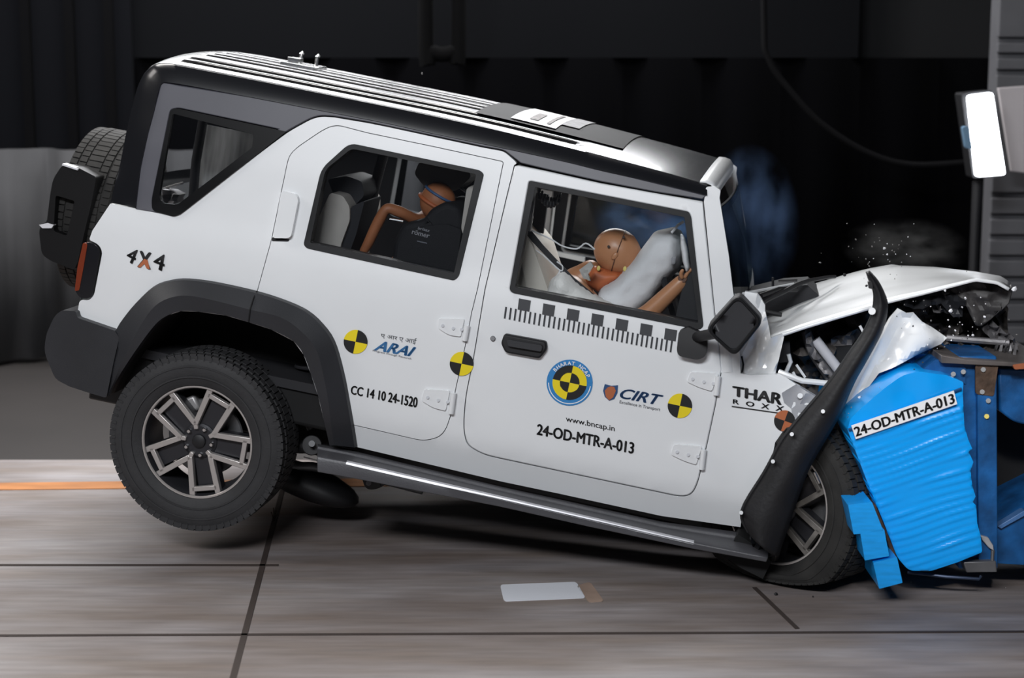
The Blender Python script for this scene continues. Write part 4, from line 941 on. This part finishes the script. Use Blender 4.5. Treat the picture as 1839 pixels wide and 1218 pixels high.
E = [(0, 1), (1, 2), (2, 3), (3, 4), (4, 5), (2, 6), (6, 7), (7, 8), (8, 9), (9, 10), (2, 11), (11, 12), (12, 13), (0, 14), (14, 15), (15, 16), (0, 17), (17, 18), (18, 19)]
bodyd = skinned('body', J, E, SKIN, dm)
hp_ = dl(1232, 495, -.64)
for k, (ln, sp_) in enumerate(((.05, -.02), (.062, -.006), (.058, .008), (.045, .022))):
    a = hp_+Vector((0, sp_, 0)); d = Vector((.35, 0, .93))
    skinned('finger', [(a-d*.012, .009), (a+d*ln*.5, .0085), (a+d*ln*.8+Vector((.012, 0, 0)), .008), (a+d*ln+Vector((.028, 0, -.006)), .0065)], [(0, 1), (1, 2), (2, 3)], SKIN, bodyd, sub=1)
a = hp_+Vector((-.01, -.024, -.015)); skinned('thumb', [(a, .010), (a+Vector((-.012, -.008, .024)), .0095), (a+Vector((-.004, -.010, .044)), .007)], [(0, 1), (1, 2)], SKIN, bodyd, sub=1)
# elbow joint ring and forearm seam
tube('arm_joint', [dl(1226, 500, -.665), dl(1226, 500, -.60)], .02, mat('joint_brown', (96, 64, 48), .6), bodyd, seg=14, bevel=.003)
# head: skull with face and seam
hc = dl(1110, 453); hm = Matrix.Rotation(R(28), 3, 'Y')
bm = bmesh.new(); bmesh.ops.create_uvsphere(bm, u_segments=40, v_segments=26, radius=1)
for v in bm.verts:
    x, y, z = v.co
    X = x*.112; Y = y*.078; Z = z*.098
    if x > .15: Z *= 1-.10*x
    if z < -.2 and x > 0: X -= .012*(-z)*x
    if abs(y) < .28 and x > .78 and -.45 < z < .1: X += .014*(1-abs(y)/.28)           # nose
    if x > .7 and .02 < z < .3 and .18 < abs(y) < .5: X -= .008                         # eye sockets
    if x > .6 and -.62 < z < -.5 and abs(y) < .35: X -= .006                            # mouth
    if abs(x*.95+z*.30-.02) < .035: X *= .985; Y *= .965; Z *= .985                   # skull-cap seam
    v.co = hc+hm @ Vector((X, Y, Z))
hd_ = bmobj('head', bm, SKIN, dm, angle=80)
sg = []
for k in range(33):
    a = 2*math.pi*k/32; n_ = Vector((math.sin(a)*-.30, math.cos(a), math.sin(a)*.95)); p = Vector((n_.x*.112+.002, n_.y*.079, n_.z*.099)); sg.append(hc+hm @ p)
tube('skull_seam', sg, .0022, mat('seam_brown', (92, 62, 46), .6), hd_, seg=6)
def onhead(px, py): return dl(px, py, -.38-.07)
blob('ear', hc+hm @ Vector((-.0, -.078, -.01)), (.012, .006, .02), SKIN, hd_, rot=hm, sub=2)
for q in ((1093, 443), (1120, 426)): tube('screw', [dl(*q, -.38-.085), dl(*q, -.38-.06)], .006, mat('screw_dark', (50, 34, 26), .6), hd_, seg=10)
# jaw and neck in orange rubber with yellow marks
pillow('neck_shield', lambda a, b_: dl(a, b_, -.42), R_([(1048, 500, 6), (1068, 476, 6), (1090, 484, 6), (1116, 490, 6), (1132, 478, 4), (1128, 492, 4), (1104, 506, 6), (1076, 526, 6), (1056, 514, 6)]), ORANGE, dm, .05, grid=5, falloff=16)
for q in ((1075, 482), (1057, 500), (1052, 490), (1122, 483)): blob('marker', dl(*q, -.475), (.008, .003, .012), mat('marker_yellow', (222, 204, 120), .6), dm, sub=2)
pillow('shirt', lambda a, b_: dl(a, b_, -.67), R_([(982, 526, 8), (988, 502, 8), (1008, 488, 8), (1016, 492, 6), (1036, 512, 6), (1062, 530, 6), (1114, 556, 8), (1118, 600), (1060, 640), (985, 640), (975, 570)]), SHIRT, dm, .07, back=3, grid=7, falloff=22, wrinkle=.025)
panel('collar_strap', lambda a, b_: dl(a, b_, -.60), R_([(1040, 485), (1060, 470), (1066, 478), (1056, 492), (1060, 505), (1048, 500)]), mat('collar_grey', (170, 168, 166), .6), dm, th=(0, .02, 0), grid=6, disp=wob(.02, .2, 2))
for pts in ([(955, 414), (990, 430), (1010, 442), (1036, 447), (1052, 437), (1068, 448)], [(956, 446), (975, 458), (1006, 486), (1010, 478), (1000, 470)], [(1006, 486), (998, 500), (1002, 492)]):
    tube('sensor_wire', [dl(a, b_, -.6) for a, b_ in pts], .0035, BAG, dm, seg=6, sm=4)
# child dummy and child seat
DC = P(-.40)
cs = empty('child_restraint', 'black rear-facing child seat with white lettering behind the rear door window', 'child seat', mtx=MCAR @ Matrix.Translation(DC(760, 470)))
def dc(px, py, y=-.40): return P(y)(px, py)-DC(760, 470)
CS = mat('child_seat_black', (26, 26, 29), .75, bump=.15, bscale=200)
shl = panel('seat_shell', lambda a, b_: dc(a, b_, -.62), R_([(702, 470, 8), (706, 432, 12), (722, 402, 14), (760, 394, 8), (772, 376, 10), (800, 362, 10), (826, 372, 10), (836, 404, 6), (826, 500), (700, 496)]), CS, cs, th=(0, .40, 0), bevel=.03, seg=3, grid=40)
panel('side_wing', lambda a, b_: dc(a, b_, -.645), R_([(712, 466, 8), (716, 432, 12), (738, 410, 12), (800, 402, 10), (828, 412, 8), (820, 490, 6), (714, 486, 6)]), CS, shl, th=(0, .05, 0), bevel=.012, grid=30)
pd = lambda a, b_: dc(a, b_, -.6465)
text('lettering', 'britax', pd, [(752, 407), (773, 412), (771, 417), (750, 412)], mat('lettering_white', (200, 200, 204), .6), shl, bold=.02)
text('lettering', 'römer', pd, [(741, 412), (773, 420), (770, 428), (739, 420)], mat('lettering_white', (200, 200, 204), .6), shl, bold=.02)
decal('lettering_line', pd, [([(749, 432), (767, 436), (767, 438), (749, 434)], 0)], [GRYD], shl)
cd = empty('child_dummy', 'small tan child dummy with bent arm and orange head strap beside the black child seat', 'crash test dummy', mtx=MCAR @ Matrix.Translation(DC(760, 470)))
JB = [(dc(770, 470), .075), (dc(768, 430), .075), (dc(772, 400), .06), (dc(782, 380), .035), (dc(744, 394, -.52), .026), (dc(722, 382, -.56), .027), (dc(694, 372, -.58), .028), (dc(676, 405, -.58), .026), (dc(660, 440, -.58), .024), (dc(650, 456, -.58), .018),
      (dc(735, 470, -.5), .045), (dc(700, 475, -.5), .035), (dc(735, 470, -.34), .045), (dc(700, 475, -.34), .035)]
bd_ = skinned('body', JB, [(0, 1), (1, 2), (2, 3), (2, 4), (4, 5), (5, 6), (6, 7), (7, 8), (8, 9), (0, 10), (10, 11), (0, 12), (12, 13)], mat('child_dummy_tan', (176, 112, 74), .5, var=.15), cd)
hp_ = dc(648, 460, -.58)
for k in range(4):
    a = hp_+Vector((0, -.012+.008*k, 0)); d = Vector((-.25, 0, -.95)); ln = (.026, .032, .03, .024)[k]
    skinned('finger', [(a-d*.006, .0055), (a+d*ln*.6, .005), (a+d*ln+Vector((.008, 0, 0)), .004)], [(0, 1), (1, 2)], MATS['child_dummy_tan'], bd_, sub=1)
skinned('thumb', [(hp_, .006), (hp_+Vector((.012, -.012, -.008)), .0055), (hp_+Vector((.014, -.014, -.022)), .0045)], [(0, 1), (1, 2)], MATS['child_dummy_tan'], bd_, sub=1)
hcc = dc(786, 362, -.50)
hh = blob('head', hcc, (.078, .065, .085), MATS['child_dummy_tan'], cd, sub=3)
band = [hcc+Matrix.Rotation(R(20), 3, 'Y') @ Vector((.081*math.cos(a), .069*math.sin(a), -.012)) for a in [k*math.pi/16 for k in range(33)]]
tube('head_strap', band, .009, ORANGE, hh, seg=8)
b2 = [hcc+Matrix.Rotation(R(20), 3, 'Y') @ Vector((.076*math.cos(a), .064*math.sin(a), .034)) for a in [k*math.pi/16 for k in range(33)]]
tube('head_strap', b2, .006, mat('strap_blue', (70, 100, 140), .5), hh, seg=8)
tube('harness_buckle', [dc(700, 394, -.6), dc(724, 398, -.6)], .007, CHROME, shl, seg=8)
# ================================================================== THE BARRIER
YN = 6.88
wn = WY(YN)
bar = empty('crash_barrier', 'bright blue wrinkled honeycomb barrier block with white number plate', 'barrier', wn(1640, 1060)); bar.location.z = 0
BO = bar.location.copy()
def bw(Y): 
    f = WY(Y); return lambda a, b_: f(a, b_)-BO
BF = R_([(1522, 772, 3), (1527, 752, 8), (1560, 722, 10), (1592, 694, 10), (1622, 675, 8), (1650, 667, 8), (1700, 674), (1730, 686, 4), (1729, 706), (1732, 766), (1739, 790), (1746, 806), (1740, 812), (1748, 830), (1743, 846), (1746, 872), (1752, 892), (1747, 902), (1753, 908), (1755, 940), (1761, 962), (1764, 992, 4), (1720, 1010), (1671, 1026, 8), (1632, 1025, 10), (1612, 1002, 8), (1589, 943), (1563, 880), (1540, 820)])
def wr_(x, y, d):
    if y < 768-(x-1523)*.34: return Vector((0, .012*noise.noise(Vector((x*.02, y*.02, 3))), 0))
    v = y+(x-1523)*(.34-.0002*(y-770))
    v += 7*noise.noise(Vector((x*.008, y*.012, 0)))
    f = (v/13.5) % 1; amp = .6+.9*noise.noise(Vector((x*.012, math.floor(v/13.5)*.7, 7)))
    s = (f if f < .75 else (1-f)*3)
    return Vector((0, -.0125*s*amp*min(1, d/4), 0))
BARM = bpy.data.materials.new('honeycomb_blue'); BARM.use_nodes = True
_n = BARM.node_tree; _b = _n.nodes['Principled BSDF']; _b.inputs['Base Color'].default_value = (*lin((8, 158, 244)), 1); _b.inputs['Roughness'].default_value = .24
_b.inputs['Coat Weight'].default_value = .3
blk = panel('honeycomb_block', bw(YN), BF, BARM, bar, th=(0, 1.0, 0), grid=3.6, disp=wr_, angle=60)
tube('fold_edge', [bw(YN-.012)(*p) for p in [(1524, 772), (1580, 752), (1640, 730), (1700, 708), (1727, 698)]], .006, mat('fold_dark_blue', (14, 70, 120), .5), blk, seg=6)
lp = panel('number_plate', bw(YN-.022), [(1529, 765), (1713, 702), (1719, 726), (1537, 789)], mat('plate_white', (238, 238, 240), .55), bar, th=(0, .006, 0), grid=40)
text('lettering', '24-OD-MTR-A-013', bw(YN-.0245), [(1532, 768), (1712, 706), (1716, 724), (1537, 785)], BLK, lp, bold=.042)
for pts in ([(1523, 907), (1566, 902), (1585, 950), (1585, 955), (1533, 960)], [(1545, 957), (1588, 951), (1597, 999), (1553, 1007)], [(1568, 1011), (1611, 1001), (1621, 1047), (1579, 1058)]):
    f_ = panel('bumper_block', bw(YN-.10), R_(pts, 2), BARB, bar, th=(0, .35, 0), bevel=.004, grid=24)
panel('bracing_strip', bw(YN+.02), R_([(1566, 908), (1572, 906), (1612, 1000), (1602, 1002), (1590, 958), (1582, 948)]), RUSTB, bar, th=(0, .3, 0), grid=20)
tube('tether_rod', [bw(YN+.1)(1630, 1028), bw(YN+.05)(1700, 1036), bw(YN+.05)(1758, 1040), bw(YN+.05)(1762, 1034)], .007, mat('rod_dark_blue', (50, 62, 84), .4, metal=.5), bar, seg=8)
panel('foot_plate', bw(YN+.03), R_([(1730, 1010), (1789, 1008), (1791, 1028), (1736, 1029)]), STEEL, bar, th=(0, .3, 0), bevel=.004, grid=20)
# steel frame that carries it
frm = empty('barrier_frame', 'dark blue steel frame behind the honeycomb block, reaching out of the picture', 'steel frame', (BO.x+.8, BO.y+.05, 0)); FO_ = frm.location.copy()
def fw(Y):
    f = WY(Y); return lambda a, b_: f(a, b_)-FO_
YF = YN+.09
post = panel('upright', fw(YF), R_([(1722, 640), (1790, 640), (1792, 1022), (1722, 1022)]), FRAMEB, frm, th=(0, .9, 0), bevel=.006, grid=30)
panel('upright_face', fw(YF-.03), R_([(1755, 652), (1790, 652), (1792, 1020), (1758, 1020)]), FRAMEB, post, th=(0, .04, 0), bevel=.004, grid=40)
panel('worn_patch', fw(YF-.034), R_([(1752, 652, 3), (1793, 655, 3), (1785, 712, 5), (1752, 708, 5)]), RUSTB, post, th=(0, .01, 0), grid=20)
panel('top_flange', fw(YF-.05), R_([(1690, 638), (1735, 646), (1900, 656), (1900, 662), (1735, 655), (1690, 652)]), mat('flange_edge', (104, 98, 96), .5, metal=.4, var=.3), post, th=(0, .9, 0), bevel=.003, grid=30)
panel('rear_plate', fw(YF-.01), R_([(1650, 670), (1680, 646), (1722, 648), (1734, 660), (1734, 690), (1700, 676)]), FRAMEB, post, th=(0, .8, 0), grid=20)
panel('upper_beam', fw(YF+.05), R_([(1793, 662), (2100, 668), (2100, 770), (1845, 764, 6), (1820, 758, 10), (1795, 738)]), FRAMEB, frm, th=(0, .6, 0), bevel=.008, grid=40)
panel('lower_beam', fw(YF+.05), R_([(1790, 945, 4), (1798, 948, 3), (1845, 922), (1990, 850), (2100, 850), (2100, 1030), (1790, 1012)]), FRAMEB, frm, th=(0, .6, 0), bevel=.008, grid=40)
panel('beam_lip', fw(YF+.03), R_([(1792, 946), (1798, 950), (1842, 926), (1842, 918), (1838, 918)]), mat('lip_blue', (70, 110, 160), .4), frm, th=(0, .05, 0), bevel=.002, grid=20)
panel('inner_web', fw(YF+.5), R_([(1780, 720), (2100, 720), (2100, 960), (1780, 960)]), VOID, frm, th=(0, .1, 0), grid=60)
panel('orange_tag', fw(YF-.06), R_([(1819, 656, 3), (1839, 653), (1850, 655), (1850, 662), (1822, 664, 3)]), mat('tag_orange', (172, 98, 62), .6, var=.3), frm, th=(0, .03, 0), bevel=.004, grid=20)
for q, m_ in (((1772, 748), mat('yellow_chip', (220, 200, 90), .5)), ((1775, 720), CHROME), ((1766, 664), CHROME), ((1764, 704), CHROME), ((1712, 672), STEEL), ((1730, 668), STEEL)):
    a = fw(YF-.04)(*q); b_ = fw(YF-.02)(*q); tube('bolt_head', [a, b_], .010, m_, frm, seg=8)
panel('bent_bracket', fw(YF-.05), R_([(1761, 962), (1775, 966), (1784, 980), (1785, 990), (1776, 984), (1764, 970)]), mat('bracket_pale', (186, 184, 186), .4, metal=.3, var=.3), frm, th=(0, .04, 0), bevel=.003, grid=12)
tube('bracket_leg', [fw(YF-.04)(1783, 988), fw(YF-.04)(1781, 1014), fw(YF-.04)(1750, 1018)], .008, STEEL, frm, seg=8)
box('base', (-.1, .1, -FO_.z), (1.6, .9, .10), VOID, frm)
# ================================================================== DEBRIS AND SMOKE
rr = random.Random(11)
protos = []
def chip(name, m, r):
    bm = bmesh.new(); bmesh.ops.create_icosphere(bm, subdivisions=1, radius=r)
    for v in bm.verts: v.co = Vector((v.co.x*rr.uniform(.5, 1.3), v.co.y*rr.uniform(.3, .9), v.co.z*rr.uniform(.5, 1.3)))
    return bmobj(name, bm, m, None, smooth=False)
WCH = mat('white_chip', (236, 236, 240), .35); GCH = mat('grey_chip', (120, 118, 116), .5); DCH = mat('dark_chip', (26, 26, 28), .5)
spots = [(1734, 536, 3.2, 0), (1707, 559, 4.5, 0), (1697, 522, 2.6, 0), (1716, 594, 2.6, 0), (1705, 587, 2.2, 0), (1747, 602, 3, 0), (1666, 619, 2, 0), (1768, 569, 3, 0), (1703, 575, 2, 0), (1672, 576, 2.2, 1), (1736, 487, 1.6, 1), (1588, 446, 3.2, 0), (1593, 457, 2, 0), (1566, 443, 2, 1), (1537, 430, 2.2, 1), (1524, 443, 1.6, 1), (1555, 465, 2, 1), (1561, 478, 2, 1), (1473, 472, 2.4, 1), (1598, 470, 1.6, 1), (1580, 432, 1.6, 1),
         (1661, 829, 0, 0), (1517, 494, 4, 2), (1556, 513, 3.5, 2), (1661, 669, 3, 0), (1821, 520, 6, 0), (1815, 514, 3, 1), (1603, 716, 4, 0), (1543, 714, 3.4, 0), (1430, 782, 3.5, 0), (1389, 829, 2.6, 0), (1394, 1067, 4, 2), (1292, 1008, 3, 1), (1460, 1072, 2, 2), (1600, 1068, 2, 1), (1636, 1046, 2.4, 1), (1806, 1056, 2, 1), (758, 132, 2.6, 1), (1812, 574, 2, 1), (1826, 601, 2, 1)]
for k in range(46):
    a = rr.uniform(0, 6.28); d = rr.uniform(0, 1)**.7
    spots.append((1700+95*d*math.cos(a), 575+55*d*math.sin(a), rr.uniform(.8, 2.0), rr.choice((0, 1, 1, 2))))
for k in range(34):
    spots.append((rr.gauss(1590, 34), rr.gauss(455, 22), rr.uniform(.7, 1.5), rr.choice((0, 1, 1))))
for k in range(30):
    t = rr.random(); spots.append((1660-150*t+rr.gauss(0, 8), 660+95*t+rr.gauss(0, 8), rr.uniform(.8, 2.2), rr.choice((0, 1, 2, 2))))
WF = WY(6.93)
BASE = [chip('debris_chip', m_, .0022) for m_ in (WCH, GCH, DCH)]
used = [False]*3
for (px, py, r, k) in spots:
    if r == 0 or px > 1835: continue
    p = WF(px, py)
    if py > 1000: p = FL(px, py, r*.0016)
    if used[k]: o = BASE[k].copy(); COL.objects.link(o)
    else: o = BASE[k]; used[k] = True
    o.location = p; s_ = r; o.scale = (s_, s_, s_); o.rotation_euler = (rr.uniform(0, 6), rr.uniform(0, 6), rr.uniform(0, 6))
    c = ('white', 'grey', 'dark')[k]
    where = 'on the floor below the wheel' if py > 1000 else 'above the buckled bonnet' if py < 500 else 'flying around the torn engine bay' if py < 650 else 'around the top of the blue block'
    if px < 1000: where = 'above the black roof'
    tag(o, 'tiny %s debris chip %s' % (c, where), 'debris', '%s debris chips %s' % (c, where))
def smoke(name, c, r, dens, colr, label, seed):
    bm = bmesh.new(); bmesh.ops.create_icosphere(bm, subdivisions=3, radius=1)
    m = bpy.data.materials.new(name); m.use_nodes = True; nt = m.node_tree; nt.nodes.clear()
    out = nt.nodes.new('ShaderNodeOutputMaterial'); v = nt.nodes.new('ShaderNodeVolumePrincipled'); v.inputs['Color'].default_value = (*colr, 1); v.inputs['Anisotropy'].default_value = .2
    tc = nt.nodes.new('ShaderNodeTexCoord'); n = nt.nodes.new('ShaderNodeTexNoise'); n.inputs['Scale'].default_value = 2.4; n.inputs['Detail'].default_value = 4
    mp = nt.nodes.new('ShaderNodeMapping'); mp.inputs['Location'].default_value = (seed, 0, 0); nt.links.new(tc.outputs['Object'], mp.inputs[0]); nt.links.new(mp.outputs[0], n.inputs['Vector'])
    ln = nt.nodes.new('ShaderNodeVectorMath'); ln.operation = 'LENGTH'; nt.links.new(tc.outputs['Object'], ln.inputs[0])
    fa = nt.nodes.new('ShaderNodeMapRange'); fa.inputs[1].default_value = .25; fa.inputs[2].default_value = 1; fa.inputs[3].default_value = 1; fa.inputs[4].default_value = 0; nt.links.new(ln.outputs['Value'], fa.inputs[0])
    nr = nt.nodes.new('ShaderNodeMapRange'); nr.inputs[1].default_value = .4; nr.inputs[2].default_value = .7; nr.inputs[3].default_value = 0; nr.inputs[4].default_value = dens; nt.links.new(n.outputs['Fac'], nr.inputs[0])
    mu = nt.nodes.new('ShaderNodeMath'); mu.operation = 'MULTIPLY'; nt.links.new(fa.outputs[0], mu.inputs[0]); nt.links.new(nr.outputs[0], mu.inputs[1]); nt.links.new(mu.outputs[0], v.inputs['Density'])
    nt.links.new(v.outputs[0], out.inputs['Volume'])
    o = bmobj(name, bm, m, None); o.location = c; o.scale = r; tag(o, label, 'smoke', kind='stuff'); return o
smoke('smoke', WY(8.6)(1345, 405), (.24, .5, .40), .9, (.3, .5, .95), 'faint blue smoke drifting in front of the windscreen', 0)
smoke('smoke', WY(9.05)(1185, 400), (.36, .4, .2), 1.4, (.25, .48, .95), 'blue smoke seen through the front door window behind the dummy', 2)
smoke('dust_cloud', WY(7.9)(1625, 445), (.28, .4, .14), .4, (.8, .8, .8), 'faint grey dust rising above the crumpled bonnet', 4)
